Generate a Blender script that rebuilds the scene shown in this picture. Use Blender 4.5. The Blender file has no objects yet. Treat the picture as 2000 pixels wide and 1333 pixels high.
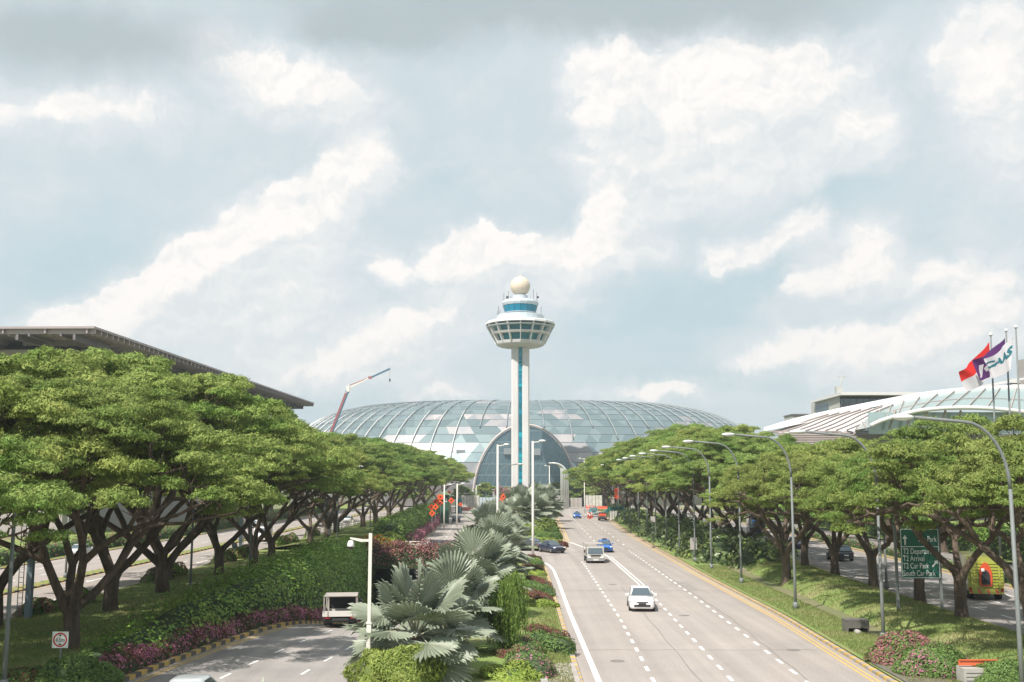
import bpy, math, random
import numpy as np
from mathutils import Vector, Matrix
R = math.radians
PI = math.pi
sc = bpy.context.scene
col = sc.collection

HAZE = 0.0003
# ---------------------------------------------------------------- camera
CAM_H = 8.8
PITCH = math.atan(274.0 / 2073.0)
cam_d = bpy.data.cameras.new("camera")
cam = bpy.data.objects.new("camera", cam_d)
col.objects.link(cam)
cam.location = (0, 0, CAM_H)
cam.rotation_euler = (R(90) + PITCH, 0, 0)
cam_d.sensor_width = 36.0
cam_d.lens = 36.0 * 2073.0 / 2000.0
cam_d.clip_start = 0.5
cam_d.clip_end = 9000
sc.camera = cam

# ---------------------------------------------------------------- exposure
sc.view_settings.view_transform = 'Standard'
sc.view_settings.look = 'None'
sc.view_settings.exposure = 0.8
sc.view_settings.gamma = 1.0
sc.cycles.max_bounces = 6
sc.cycles.diffuse_bounces = 2
sc.cycles.glossy_bounces = 2
sc.cycles.transmission_bounces = 4
sc.cycles.transparent_max_bounces = 8

# ---------------------------------------------------------------- sun
SUN_DIR = Vector((-0.36, -0.50, 0.79)).normalized()      # towards the sun
sun_d = bpy.data.lights.new("sun", 'SUN')
sun_d.energy = 4.0
sun_d.angle = R(0.6)
sun_d.color = (1.0, 0.95, 0.87)
sun = bpy.data.objects.new("sun", sun_d)
col.objects.link(sun)
sun.rotation_euler = SUN_DIR.to_track_quat('Z', 'Y').to_euler()
SUN_EL = math.asin(SUN_DIR.z)
SUN_AZ = math.atan2(SUN_DIR.x, SUN_DIR.y)

# ---------------------------------------------------------------- sky: physical sky with cloud banks placed by compass bearing and elevation
def pxdir(px, py):
    u, v = (px - 1000.0) / 2073.0, (666.5 - py) / 2073.0
    cp, sp = math.cos(PITCH), math.sin(PITCH)
    return Vector((u, cp - v * sp, sp + v * cp))
def azel(px, py):
    d = pxdir(px, py).normalized()
    return math.atan2(d.x, d.y), math.asin(d.z)

world = bpy.data.worlds.new("World")
sc.world = world
world.use_nodes = True
nt = world.node_tree
nt.nodes.clear()
N, L = nt.nodes.new, nt.links.new
def m_(op, a, b=None, c=None, clamp=False):
    n = N('ShaderNodeMath'); n.operation = op; n.use_clamp = clamp
    for i, x in enumerate((a, b, c)):
        if x is None: continue
        if isinstance(x, (int, float)): n.inputs[i].default_value = x
        else: L(x, n.inputs[i])
    return n.outputs[0]
def sstep(x, lo, hi):
    n = N('ShaderNodeMapRange'); n.interpolation_type = 'SMOOTHSTEP'
    L(x, n.inputs[0]); n.inputs[1].default_value = lo; n.inputs[2].default_value = hi
    return n.outputs[0]
def mixc(f, a, b):
    n = N('ShaderNodeMix'); n.data_type = 'RGBA'
    for i, x in ((0, f), (6, a), (7, b)):
        if isinstance(x, (int, float)): n.inputs[i].default_value = x
        elif isinstance(x, tuple): n.inputs[i].default_value = (*x, 1)
        else: L(x, n.inputs[i])
    return n.outputs[2]
tc = N('ShaderNodeTexCoord')
sep = N('ShaderNodeSeparateXYZ'); L(tc.outputs['Generated'], sep.inputs[0])
az = m_('ARCTAN2', sep.outputs[0], sep.outputs[1])
el = m_('ARCSINE', sep.outputs[2])
cmb = N('ShaderNodeCombineXYZ'); L(az, cmb.inputs[0]); L(el, cmb.inputs[1])
def noise(vec, scale, detail, rough, dist=0.0, off=(0, 0, 0), stretch=(1, 1, 1)):
    mp = N('ShaderNodeMapping'); L(vec, mp.inputs[0])
    mp.inputs[1].default_value = off; mp.inputs[3].default_value = stretch
    n = N('ShaderNodeTexNoise'); L(mp.outputs[0], n.inputs['Vector'])
    n.inputs['Scale'].default_value = scale; n.inputs['Detail'].default_value = detail
    n.inputs['Roughness'].default_value = rough; n.inputs['Distortion'].default_value = dist
    return n
# warp the (azimuth, elevation) plane so that the banks get billowing outlines
w1 = noise(cmb.outputs[0], 9, 6, 0.62)
w2 = noise(cmb.outputs[0], 34, 4, 0.6, off=(7, 3, 0))
def vm(op, a, b):
    n = N('ShaderNodeVectorMath'); n.operation = op
    for i, x in enumerate((a, b)):
        if isinstance(x, tuple): n.inputs[i].default_value = x
        else: L(x, n.inputs[i])
    return n.outputs[0]
wv = vm('MULTIPLY', vm('SUBTRACT', w1.outputs['Color'], (.5, .5, .5)), (.085, .06, 0))
wv2 = vm('MULTIPLY', vm('SUBTRACT', w2.outputs['Color'], (.5, .5, .5)), (.022, .02, 0))
wc = vm('ADD', vm('ADD', cmb.outputs[0], wv), wv2)
def bank(coord, lst):
    out = None
    for px, py, rx, ry, ang, amp in lst:
        a, e = azel(px, py)
        mp = N('ShaderNodeMapping'); mp.vector_type = 'TEXTURE'
        L(coord, mp.inputs[0])
        mp.inputs[1].default_value = (a, e, 0)
        mp.inputs[2].default_value = (0, 0, R(ang))
        mp.inputs[3].default_value = (rx / 2073.0, ry / 2073.0, 1)
        g = N('ShaderNodeTexGradient'); g.gradient_type = 'SPHERICAL'
        L(mp.outputs[0], g.inputs[0])
        v = m_('MULTIPLY', g.outputs[1], amp)
        out = v if out is None else m_('ADD', out, v)
    return out
#           px   py   rx   ry  ang  amp        cumulus heads (bright)
heads = [(715, 320, 95, 90, 0, 1.6), (620, 395, 150, 85, 30, 1.5), (500, 450, 140, 95, 35, 1.4), (385, 520, 110, 80, 10, 1.3),
         (290, 590, 170, 95, 25, 1.3), (130, 630, 130, 60, 5, 1.2), (560, 520, 230, 150, 20, 1.0), (430, 620, 330, 100, 5, 1.1),
         (730, 670, 150, 70, 20, 1.3), (640, 720, 300, 60, 5, 1.0), (760, 530, 60, 50, 0, 1.1),
         (900, 500, 120, 60, 10, 1.3), (985, 490, 100, 60, -5, 1.3), (1120, 495, 170, 60, 0, 1.4), (1230, 485, 120, 50, 0, 1.1),
         (880, 600, 190, 110, 20, 1.1), (1100, 580, 170, 80, 0, .9),
         (1180, 170, 120, 110, 0, 1.5), (1330, 200, 230, 170, -10, 1.5), (1550, 210, 260, 170, 10, 1.4), (1230, 330, 150, 180, 0, 1.5),
         (1190, 430, 90, 80, 0, 1.2), (1400, 330, 230, 110, -10, 1.1), (1690, 270, 120, 90, 0, 1.1),
         (1560, 445, 80, 45, 25, 1.4), (1440, 490, 110, 50, 15, 1.1), (1650, 510, 130, 75, 20, 1.2), (1700, 545, 170, 50, 0, 1.0),
         (1960, 180, 160, 220, 0, 1.3), (1900, 620, 160, 130, 20, 1.2), (1790, 700, 240, 90, 15, 1.1), (1560, 690, 260, 60, 5, .9),
         (560, 160, 260, 90, -10, 1.1), (140, 220, 300, 60, 0, .8), (1300, 770, 240, 40, 0, .8), (860, 770, 120, 40, 0, .9)]
dark = [(200, 80, 330, 110, 5, 1.7), (1000, 20, 620, 90, 3, 2.2), (1500, 10, 500, 80, 0, 1.6), (1000, -160, 1900, 190, 0, 2.2),
        (60, 40, 300, 90, 0, .8), (700, 60, 300, 70, -8, 1.0)]
blues = [(1290, 600, 330, 110, 8, 1.4), (120, 500, 260, 120, 25, 1.2), (1380, 730, 330, 70, 0, 1.1), (870, 360, 130, 160, 0, .6),
         (740, 800, 700, 70, 0, .9), (1620, 390, 200, 60, 15, .9), (1480, 560, 260, 50, 20, .9), (1830, 450, 120, 90, 0, .5)]
H_ = bank(wc, heads); H2_ = bank(vm('ADD', wc, (-.014, .026, 0)), heads); D_ = bank(wc, dark); B_ = bank(wc, blues)
nA = noise(cmb.outputs[0], 5, 8, 0.58, 0.3, off=(3, 1, 0), stretch=(1, 1.5, 1)).outputs[0]
nB = noise(cmb.outputs[0], 26, 6, 0.6, 0.4, off=(1, 8, 0), stretch=(1, 1.3, 1)).outputs[0]
nC = noise(wc, 12, 5, 0.55, 0.2, off=(5, 2, 0)).outputs[0]
# billows: the same turbulence read twice, the second time a little towards the sun, gives lit and shaded sides
t1_ = noise(wc, 30, 9, 0.60, 0.15, off=(2, 4, 0), stretch=(1, 1.15, 1)).outputs[0]
t2_ = noise(vm('ADD', wc, (-.0035, .0065, 0)), 30, 9, 0.60, 0.15, off=(2, 4, 0), stretch=(1, 1.15, 1)).outputs[0]
emb = m_('SUBTRACT', t1_, t2_)
hh = m_('ADD', H_, m_('ADD', m_('MULTIPLY', m_('SUBTRACT', nA, .5), 1.1), m_('MULTIPLY', m_('SUBTRACT', t1_, .5), .8)))
lit = m_('SUBTRACT', H_, H2_)
litc = sstep(lit, -.15, .75)
crisp = sstep(hh, .38, .56)
soft = sstep(hh, -.35, 1.0)
mask = m_('ADD', m_('MULTIPLY', crisp, m_('ADD', m_('MULTIPLY', litc, .50), .08)), m_('MULTIPLY', sstep(hh, -.15, 1.0), .62), clamp=True)
body = m_('ADD', m_('ADD', m_('MULTIPLY', m_('SUBTRACT', nC, .5), 1.3), m_('MULTIPLY', emb, 2.8)), m_('ADD', m_('MULTIPLY', litc, .68), .24), clamp=True)
dk = sstep(m_('ADD', D_, m_('ADD', m_('MULTIPLY', m_('SUBTRACT', nA, .5), 1.2), m_('MULTIPLY', m_('SUBTRACT', nC, .5), .7))), .0, 1.9)
bl = sstep(m_('ADD', B_, m_('MULTIPLY', m_('SUBTRACT', nB, .5), .5)), 0.0, 1.1)
sky = N('ShaderNodeTexSky'); sky.sky_type = 'NISHITA'
sky.sun_disc = False
sky.sun_elevation = SUN_EL
sky.sun_rotation = SUN_AZ
sky.air_density = 1.0; sky.dust_density = 1.5; sky.ozone_density = 1.0
K = 6.5
def kc(r, g, b): return (r * K, g * K, b * K)
veil = mixc(soft, kc(.575, .66, .695), kc(.72, .757, .768))        # thin cloud veil
veil = mixc(m_('MULTIPLY', bl, .8), veil, kc(.47, .60, .65))
base = mixc(.93, sky.outputs[0], veil)
cl = mixc(body, kc(.69, .725, .74), kc(.96, .915, .88))
c1 = mixc(m_('MULTIPLY', mask, .88), base, cl)
c2 = mixc(m_('MULTIPLY', dk, .8), c1, kc(.40, .465, .49))
bg = N('ShaderNodeBackground'); bg.inputs[1].default_value = 0.1
L(c2, bg.inputs[0])
wo = N('ShaderNodeOutputWorld'); L(bg.outputs[0], wo.inputs[0])

# ---------------------------------------------------------------- places: a pixel of the photograph as a point on the ground or at a distance
def W(px, py, z=0.0):
    d = pxdir(px, py)
    t = (z - CAM_H) / d.z
    return Vector((d.x * t, d.y * t, z))
def P(px, py, Y):
    d = pxdir(px, py)
    t = Y / d.y
    return Vector((d.x * t, Y, CAM_H + d.z * t))

# ---------------------------------------------------------------- materials
MATS = {}
def mat(name, color, rough=0.7, metal=0.0, spec=0.5, noise_amt=0.0, noise_scale=1.0, color2=None, bump=0.0, bump_scale=None,
        transl=0.0, emit=None, island=0.0, objvar=0.0, coat=0.0, detail=5, stretch=None, contrast=(.35, .65)):
    if name in MATS: return MATS[name]
    m = bpy.data.materials.new(name); m.use_nodes = True
    t = m.node_tree; b = t.nodes['Principled BSDF']; o = t.nodes['Material Output']
    b.inputs['Roughness'].default_value = rough
    b.inputs['Metallic'].default_value = metal
    b.inputs['Specular IOR Level'].default_value = spec
    b.inputs['Coat Weight'].default_value = coat
    src = None
    def nn(k): return t.nodes.new(k)
    tcn = nn('ShaderNodeTexCoord')
    if noise_amt or color2:
        no = nn('ShaderNodeTexNoise')
        vec = tcn.outputs['Object']
        if stretch:
            mp = nn('ShaderNodeMapping'); mp.inputs[3].default_value = stretch
            t.links.new(vec, mp.inputs[0]); vec = mp.outputs[0]
        t.links.new(vec, no.inputs['Vector'])
        no.inputs['Scale'].default_value = noise_scale; no.inputs['Detail'].default_value = detail
        no.inputs['Roughness'].default_value = .62
        mr = nn('ShaderNodeMapRange'); mr.inputs[1].default_value = contrast[0]; mr.inputs[2].default_value = contrast[1]
        t.links.new(no.outputs[0], mr.inputs[0])
        mx = nn('ShaderNodeMix'); mx.data_type = 'RGBA'
        c2 = color2 if color2 else tuple(max(0, c * (1 - noise_amt)) for c in color)
        mx.inputs[6].default_value = (*color, 1); mx.inputs[7].default_value = (*c2, 1)
        t.links.new(mr.outputs[0], mx.inputs[0]); src = mx.outputs[2]
    if island:
        g = nn('ShaderNodeNewGeometry')
        hs = nn('ShaderNodeHueSaturation')
        mr = nn('ShaderNodeMapRange'); mr.inputs[3].default_value = 1 - island; mr.inputs[4].default_value = 1 + island
        t.links.new(g.outputs['Random Per Island'], mr.inputs[0]); t.links.new(mr.outputs[0], hs.inputs['Value'])
        m2 = nn('ShaderNodeMapRange'); m2.inputs[3].default_value = .5 - island * .05; m2.inputs[4].default_value = .5 + island * .05
        mm = nn('ShaderNodeMath'); mm.operation = 'FRACT'; m5 = nn('ShaderNodeMath'); m5.operation = 'MULTIPLY'; m5.inputs[1].default_value = 7.31
        t.links.new(g.outputs['Random Per Island'], m5.inputs[0]); t.links.new(m5.outputs[0], mm.inputs[0])
        t.links.new(mm.outputs[0], m2.inputs[0]); t.links.new(m2.outputs[0], hs.inputs['Hue'])
        if src: t.links.new(src, hs.inputs['Color'])
        else: hs.inputs['Color'].default_value = (*color, 1)
        src = hs.outputs[0]
    if objvar:
        oi = nn('ShaderNodeObjectInfo'); h2 = nn('ShaderNodeHueSaturation'); r1 = nn('ShaderNodeMapRange'); r2 = nn('ShaderNodeMapRange')
        r1.inputs[3].default_value = .5 - objvar * .16; r1.inputs[4].default_value = .5 + objvar * .05
        r2.inputs[3].default_value = 1 + objvar; r2.inputs[4].default_value = 1 - objvar
        q1 = nn('ShaderNodeMath'); q1.operation = 'MULTIPLY'; q1.inputs[1].default_value = 5.7; q2 = nn('ShaderNodeMath'); q2.operation = 'FRACT'
        t.links.new(oi.outputs['Random'], r1.inputs[0]); t.links.new(oi.outputs['Random'], q1.inputs[0]); t.links.new(q1.outputs[0], q2.inputs[0]); t.links.new(q2.outputs[0], r2.inputs[0])
        t.links.new(src, h2.inputs['Color']); t.links.new(r1.outputs[0], h2.inputs['Hue']); t.links.new(r2.outputs[0], h2.inputs['Value']); src = h2.outputs[0]
    if src: t.links.new(src, b.inputs['Base Color'])
    else: b.inputs['Base Color'].default_value = (*color, 1)
    if bump:
        nb = nn('ShaderNodeTexNoise'); nb.inputs['Scale'].default_value = bump_scale or noise_scale * 4
        nb.inputs['Detail'].default_value = 5
        t.links.new(tcn.outputs['Object'], nb.inputs['Vector'])
        bp = nn('ShaderNodeBump'); bp.inputs['Strength'].default_value = 1.0; bp.inputs['Distance'].default_value = bump
        t.links.new(nb.outputs[0], bp.inputs['Height']); t.links.new(bp.outputs[0], b.inputs['Normal'])
    if transl:
        tr = nn('ShaderNodeBsdfTranslucent'); ms = nn('ShaderNodeMixShader'); ms.inputs[0].default_value = transl
        if src:
            t.links.new(src, tr.inputs[0])
        else: tr.inputs[0].default_value = (*color, 1)
        t.links.new(b.outputs[0], ms.inputs[1]); t.links.new(tr.outputs[0], ms.inputs[2]); t.links.new(ms.outputs[0], o.inputs[0])
    if emit:
        b.inputs['Emission Color'].default_value = (*emit[0], 1); b.inputs['Emission Strength'].default_value = emit[1]
    MATS[name] = m
    return m

# ---------------------------------------------------------------- mesh helpers
class MB:
    def __init__(s): s.v = []; s.f = []; s.m = []; s.mats = []; s.smooth = []
    def mi(s, m):
        if m is None: return 0
        if m not in s.mats: s.mats.append(m)
        return s.mats.index(m)
    def add(s, verts, faces, m=None, smooth=False):
        k = len(s.v); s.v.extend([tuple(v) for v in verts]); i = s.mi(m)
        for f in faces: s.f.append([k + a for a in f]); s.m.append(i); s.smooth.append(smooth)
        return s
    def box(s, c, d, m=None, rz=0.0, mtx=None, taper=1.0):
        x, y, z = (q / 2.0 for q in d)
        vs = [Vector((a * x * (taper if cc > 0 else 1), b * y * (taper if cc > 0 else 1), cc * z)) for cc in (-1, 1) for a, b in ((-1, -1), (1, -1), (1, 1), (-1, 1))]
        M = mtx if mtx else Matrix.Rotation(rz, 3, 'Z')
        vs = [M @ v + Vector(c) for v in vs]
        return s.add(vs, [(3, 2, 1, 0), (4, 5, 6, 7), (0, 1, 5, 4), (1, 2, 6, 5), (2, 3, 7, 6), (3, 0, 4, 7)], m)
    def bar(s, a, b, w, h, m=None):
        a, b = Vector(a), Vector(b); d = (b - a); L_ = d.length
        if L_ < 1e-6: return s
        q = d.to_track_quat('X', 'Z').to_matrix()
        return s.box((a + b) / 2, (L_, w, h), m, mtx=q)
    def tube(s, pts, rads, n=8, m=None, cap=True, smooth=True):
        pts = [Vector(p) for p in pts]
        if isinstance(rads, (int, float)): rads = [rads] * len(pts)
        vs, fs = [], []; up = None
        for i, p in enumerate(pts):
            t = (pts[min(i + 1, len(pts) - 1)] - pts[max(i - 1, 0)]).normalized()
            if up is None:
                up = t.orthogonal().normalized()
            else:
                up = (up - t * up.dot(t))
                up = up.normalized() if up.length > 1e-5 else t.orthogonal().normalized()
            sd = t.cross(up)
            for k in range(n):
                a = 2 * PI * k / n
                vs.append(p + (up * math.cos(a) + sd * math.sin(a)) * rads[i])
        for i in range(len(pts) - 1):
            for k in range(n):
                a, b = i * n + k, i * n + (k + 1) % n
                fs.append((a, b, b + n, a + n))
        if cap:
            fs.append(tuple(reversed(range(n)))); fs.append(tuple((len(pts) - 1) * n + k for k in range(n)))
        return s.add(vs, fs, m, smooth)
    def cyl(s, a, b, r, n=12, m=None, r2=None, smooth=True):
        return s.tube([a, b], [r, r if r2 is None else r2], n, m, True, smooth)
    def lathe(s, prof, n=24, m=None, c=(0, 0, 0), smooth=True, rot=0.0, sx=1.0, sy=1.0):
        vs, fs = [], []
        for r, z in prof:
            for k in range(n):
                a = 2 * PI * k / n + rot
                vs.append((c[0] + r * math.cos(a) * sx, c[1] + r * math.sin(a) * sy, c[2] + z))
        for i in range(len(prof) - 1):
            for k in range(n):
                a, b = i * n + k, i * n + (k + 1) % n
                fs.append((a, b, b + n, a + n))
        if prof[0][0] > 1e-4: fs.append(tuple(reversed(range(n))))
        if prof[-1][0] > 1e-4: fs.append(tuple((len(prof) - 1) * n + k for k in range(n)))
        return s.add(vs, fs, m, smooth)
    def sphere(s, c, r, n=16, k=10, m=None, sc_=(1, 1, 1)):
        prof = [(r * math.sin(PI * i / k) + 1e-5, -r * math.cos(PI * i / k)) for i in range(k + 1)]
        vs, fs = [], []
        for rr, z in prof:
            for j in range(n):
                a = 2 * PI * j / n
                vs.append((c[0] + rr * math.cos(a) * sc_[0], c[1] + rr * math.sin(a) * sc_[1], c[2] + z * sc_[2]))
        for i in range(k):
            for j in range(n):
                a, b = i * n + j, i * n + (j + 1) % n
                fs.append((a, b, b + n, a + n))
        return s.add(vs, fs, m, True)
    def quad(s, a, b, c, d, m=None): return s.add([a, b, c, d], [(0, 1, 2, 3)], m)
    def prism(s, poly, axis, lo, hi, m=None):
        # poly in the two other axes
        def p3(u, v, w): return {'x': (w, u, v), 'y': (u, w, v), 'z': (u, v, w)}[axis]
        n = len(poly)
        vs = [p3(u, v, lo) for u, v in poly] + [p3(u, v, hi) for u, v in poly]
        fs = [tuple(reversed(range(n))), tuple(range(n, 2 * n))] + [(i, (i + 1) % n, (i + 1) % n + n, i + n) for i in range(n)]
        return s.add(vs, fs, m)
    def build(s, name, m=None, parent=None, loc=None):
        me = bpy.data.meshes.new(name)
        me.from_pydata(s.v, [], s.f)
        mats = s.mats if s.mats else ([m] if m else [])
        if m and s.mats and m not in s.mats and None in s.mats: pass
        for q in mats: me.materials.append(q)
        if len(mats) > 1: me.polygons.foreach_set('material_index', s.m)
        me.polygons.foreach_set('use_smooth', s.smooth)
        me.update()
        o = bpy.data.objects.new(name, me); col.objects.link(o)
        if parent: o.parent = parent
        if loc is not None: o.location = loc
        return o

def tag(o, label=None, cat=None, group=None, kind=None):
    if label: o['label'] = label
    if cat: o['category'] = cat
    if group: o['group'] = group
    if kind: o['kind'] = kind
    return o
def empty(name, loc, label, cat, group=None, rz=0.0):
    o = bpy.data.objects.new(name, None); col.objects.link(o)
    o.location = loc; o.rotation_euler = (0, 0, rz); o.empty_display_size = .3
    return tag(o, label, cat, group)
def dup(root, loc, rz=0.0, scale=None, label=None, group=None):
    r = root.copy(); col.objects.link(r); r.location = loc; r.rotation_euler = (0, 0, rz)
    if scale is not None: r.scale = scale if isinstance(scale, tuple) else (scale,) * 3
    if label: r['label'] = label
    if group: r['group'] = group
    for ch in list(root.children):
        c = ch.copy(); col.objects.link(c); c.parent = r
        for g in list(ch.children):
            d = g.copy(); col.objects.link(d); d.parent = c
    return r
def struct(o): o['kind'] = 'structure'; return o

def interp(tab, y):
    if y <= tab[0][0]: return tab[0][1:]
    for a, b in zip(tab, tab[1:]):
        if y <= b[0]:
            t = (y - a[0]) / (b[0] - a[0])
            return tuple(p + (q - p) * t for p, q in zip(a[1:], b[1:]))
    return tab[-1][1:]

# leaves: thousands of small rhombic faces, returned as one mesh
def leaf_arrays(cen, nrm, ln, wd, rng, droop=0.0, fold=0.0):
    n = len(cen)
    nrm = nrm / np.maximum(np.linalg.norm(nrm, axis=1, keepdims=True), 1e-6)
    r = rng.normal(size=(n, 3)); r[:, 2] -= droop
    d = r - nrm * np.sum(r * nrm, axis=1, keepdims=True)
    d /= np.maximum(np.linalg.norm(d, axis=1, keepdims=True), 1e-6)
    sd = np.cross(nrm, d)
    l = (ln * rng.uniform(.6, 1.3, n))[:, None]; w = (wd * rng.uniform(.6, 1.3, n))[:, None]
    v = np.empty((n, 4, 3))
    v[:, 0] = cen - d * l / 2; v[:, 1] = cen + sd * w / 2 + nrm * fold * w; v[:, 2] = cen + d * l / 2; v[:, 3] = cen - sd * w / 2 + nrm * fold * w
    return v.reshape(-1, 3)
def leaf_mesh(name, parts, mats, cores=None):
    # parts: list of (verts(4n,3), material index); cores: MB with solid geometry appended
    V = np.concatenate([p[0] for p in parts]) if parts else np.zeros((0, 3))
    mi = np.concatenate([np.full(len(p[0]) // 4, p[1], dtype=np.int32) for p in parts])
    nf = len(V) // 4
    me = bpy.data.meshes.new(name)
    cv = np.array(cores.v, dtype=float).reshape(-1, 3) if cores else np.zeros((0, 3))
    cf = cores.f if cores else []
    nv = len(V) + len(cv)
    me.vertices.add(nv); me.vertices.foreach_set('co', np.concatenate([V, cv]).astype(np.float32).ravel())
    loops = np.arange(nf * 4, dtype=np.int32)
    cl = np.array([a + len(V) for f in cf for a in f], dtype=np.int32)
    loops = np.concatenate([loops, cl]).astype(np.int32)
    tot = np.concatenate([np.full(nf, 4, dtype=np.int32), np.array([len(f) for f in cf], dtype=np.int32)]).astype(np.int32)
    st = np.concatenate([[0], np.cumsum(tot)[:-1]]).astype(np.int32)
    me.loops.add(len(loops)); me.loops.foreach_set('vertex_index', loops)
    me.polygons.add(len(tot)); me.polygons.foreach_set('loop_start', st); me.polygons.foreach_set('loop_total', tot)
    for q in mats: me.materials.append(q)
    cm = np.array(cores.m if cores else [], dtype=np.int32)
    me.polygons.foreach_set('material_index', np.concatenate([mi, cm]).astype(np.int32))
    me.update(); me.validate()
    return me
def mesh_obj(name, me, parent=None):
    o = bpy.data.objects.new(name, me); col.objects.link(o)
    if parent: o.parent = parent
    return o
# ================================================================ the setting
def road_mat(name, c, c2, streak=0.0):
    m = mat(name, c, .88, spec=.25, color2=c2, noise_scale=.22, detail=8, bump=.004, bump_scale=30)
    t = m.node_tree; b = t.nodes['Principled BSDF']
    lk = b.inputs['Base Color'].links[0]; src = lk.from_socket
    tcn = t.nodes.new('ShaderNodeTexCoord')
    mp = t.nodes.new('ShaderNodeMapping'); mp.inputs[3].default_value = (1.0, .02, 1)
    no = t.nodes.new('ShaderNodeTexNoise'); no.inputs['Scale'].default_value = 1.1; no.inputs['Detail'].default_value = 4
    t.links.new(tcn.outputs['Object'], mp.inputs[0]); t.links.new(mp.outputs[0], no.inputs[0])
    g = t.nodes.new('ShaderNodeTexNoise'); g.inputs['Scale'].default_value = 9; g.inputs['Detail'].default_value = 8
    t.links.new(tcn.outputs['Object'], g.inputs[0])
    ad = t.nodes.new('ShaderNodeMath'); ad.operation = 'ADD'; t.links.new(no.outputs[0], ad.inputs[0]); t.links.new(g.outputs[0], ad.inputs[1])
    mr = t.nodes.new('ShaderNodeMapRange'); mr.inputs[1].default_value = .7; mr.inputs[2].default_value = 1.3; mr.inputs[3].default_value = .78; mr.inputs[4].default_value = 1.1
    t.links.new(ad.outputs[0], mr.inputs[0])
    hs = t.nodes.new('ShaderNodeHueSaturation'); t.links.new(src, hs.inputs['Color']); t.links.new(mr.outputs[0], hs.inputs['Value'])
    t.links.new(hs.outputs[0], b.inputs['Base Color'])
    return m
M_ROAD = road_mat('main_asphalt', (.37, .324, .298), (.325, .290, .270))
M_ROAD2 = road_mat('side_asphalt', (.30, .272, .258), (.25, .23, .222))
M_ROAD3 = road_mat('underpass_asphalt', (.34, .31, .292), (.27, .252, .243))
M_WHITE = mat('road_paint_white', (.80, .79, .76), .7, noise_amt=.15, noise_scale=3)
M_YEL = mat('road_paint_yellow', (.62, .42, .15), .7, noise_amt=.2, noise_scale=3)
M_KERBY = mat('kerb_yellow', (.60, .40, .12), .8, noise_amt=.35, noise_scale=2)
M_KERBK = mat('kerb_dark', (.13, .115, .10), .85, noise_amt=.3, noise_scale=2)
M_KERBG = mat('kerb_grey', (.36, .32, .29), .85, noise_amt=.25, noise_scale=2)
M_GRASS = mat('lawn_grass', (.19, .255, .08), .95, spec=.1, color2=(.30, .26, .13), noise_scale=.16, detail=10, bump=.05, bump_scale=5, contrast=(.42, .72))
M_GRASS2 = mat('bank_grass', (.185, .25, .08), .95, spec=.1, color2=(.30, .25, .14), noise_scale=.22, detail=10, bump=.06, bump_scale=4, contrast=(.46, .74))
M_SOIL = mat('soil', (.17, .10, .06), .95, noise_amt=.4, noise_scale=1.5, bump=.03)
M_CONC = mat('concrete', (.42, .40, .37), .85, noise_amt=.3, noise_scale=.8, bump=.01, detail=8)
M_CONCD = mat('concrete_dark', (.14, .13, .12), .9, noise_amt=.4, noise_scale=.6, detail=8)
M_PAVE = mat('pavement', (.40, .36, .33), .9, noise_amt=.2, noise_scale=1.3)

ML = [(-60, 2.9), (48, 3.1), (60, 3.2), (73, 3.3), (90, 3.4), (105, 3.5), (113, 3.5), (118, 3.2), (121, 2.6)]
ML2 = [(137, 5.6), (140, 7.0), (150, 7.5), (195, 8.9), (270, 10.7), (330, 13.2), (372, 15.5)]
MR = [(-60, 15.5), (48.6, 16.6), (71, 17.6), (89, 17.8), (104, 18.0), (117, 18.4), (140, 18.9), (165, 19.6), (200, 20.6), (232, 22), (280, 24.2), (335, 26.6), (372, 28.5)]
XL = [(-60, -21.5, 0), (20, -18.6, 0), (47, -17.2, 0), (52, -16.7, 0), (57, -16.05, 0), (61, -15.4, 0), (64.5, -14.7, 0), (67.5, -14.0, -.06), (71, -13.5, -.4), (75, -13.2, -.95),
      (80, -13.0, -1.6), (85, -13.0, -2.3), (95, -13.4, -3.6), (105, -14.0, -4.7), (115, -14.7, -5.4), (128, -15.5, -5.9), (175, -16, -6.0)]
def xl(y): return interp(XL, y)[0]
def zl(y): return interp(XL, y)[1]
XRW = [(-60, 12), (50, 10.6), (62, 10.3), (75, 9.8), (100, 9.3), (175, 9.3)]
def xr(y): return xl(y) + interp(XRW, y)[0]
FL = [(152, -13.2), (195, -13.9), (280, -16.5), (330, -19), (372, -21)]     # far part of the left carriageway, beyond the flyover
FR = [(152, -6.2), (192, -7.0), (290, -9.0), (330, -10), (372, -11)]
T2N = [(-60, 27.5), (50, 28.3), (62, 28.9), (80, 29.4), (98, 30.0), (131, 32.0), (180, 34.5), (250, 38), (372, 44)]   # near edge of the right hand road
def t2n(y): return interp(T2N, y)[0]
def t2f(y): return t2n(y) + 12.0
def ys(a, b, st=4.0):
    n = max(1, int(math.ceil((b - a) / st))); return [a + (b - a) * i / n for i in range(n + 1)]
def strip(mb, fa, fb, y0, y1, z=0.0, m=None, st=4.0, n=1):
    Y = ys(y0, y1, st); vs = []
    for y in Y:
        for k in range(n + 1):
            t = k / n; a, b = fa(y), fb(y); zz = z(y, t) if callable(z) else z
            vs.append((a + (b - a) * t, y, zz))
    fs = [(i * (n + 1) + k, i * (n + 1) + k + 1, (i + 1) * (n + 1) + k + 1, (i + 1) * (n + 1) + k) for i in range(len(Y) - 1) for k in range(n)]
    return mb.add(vs, fs, m, n > 1)
fml = lambda y: interp(ML, y)[0]
fml2 = lambda y: interp(ML2, y)[0]
fmr = lambda y: interp(MR, y)[0]

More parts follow.
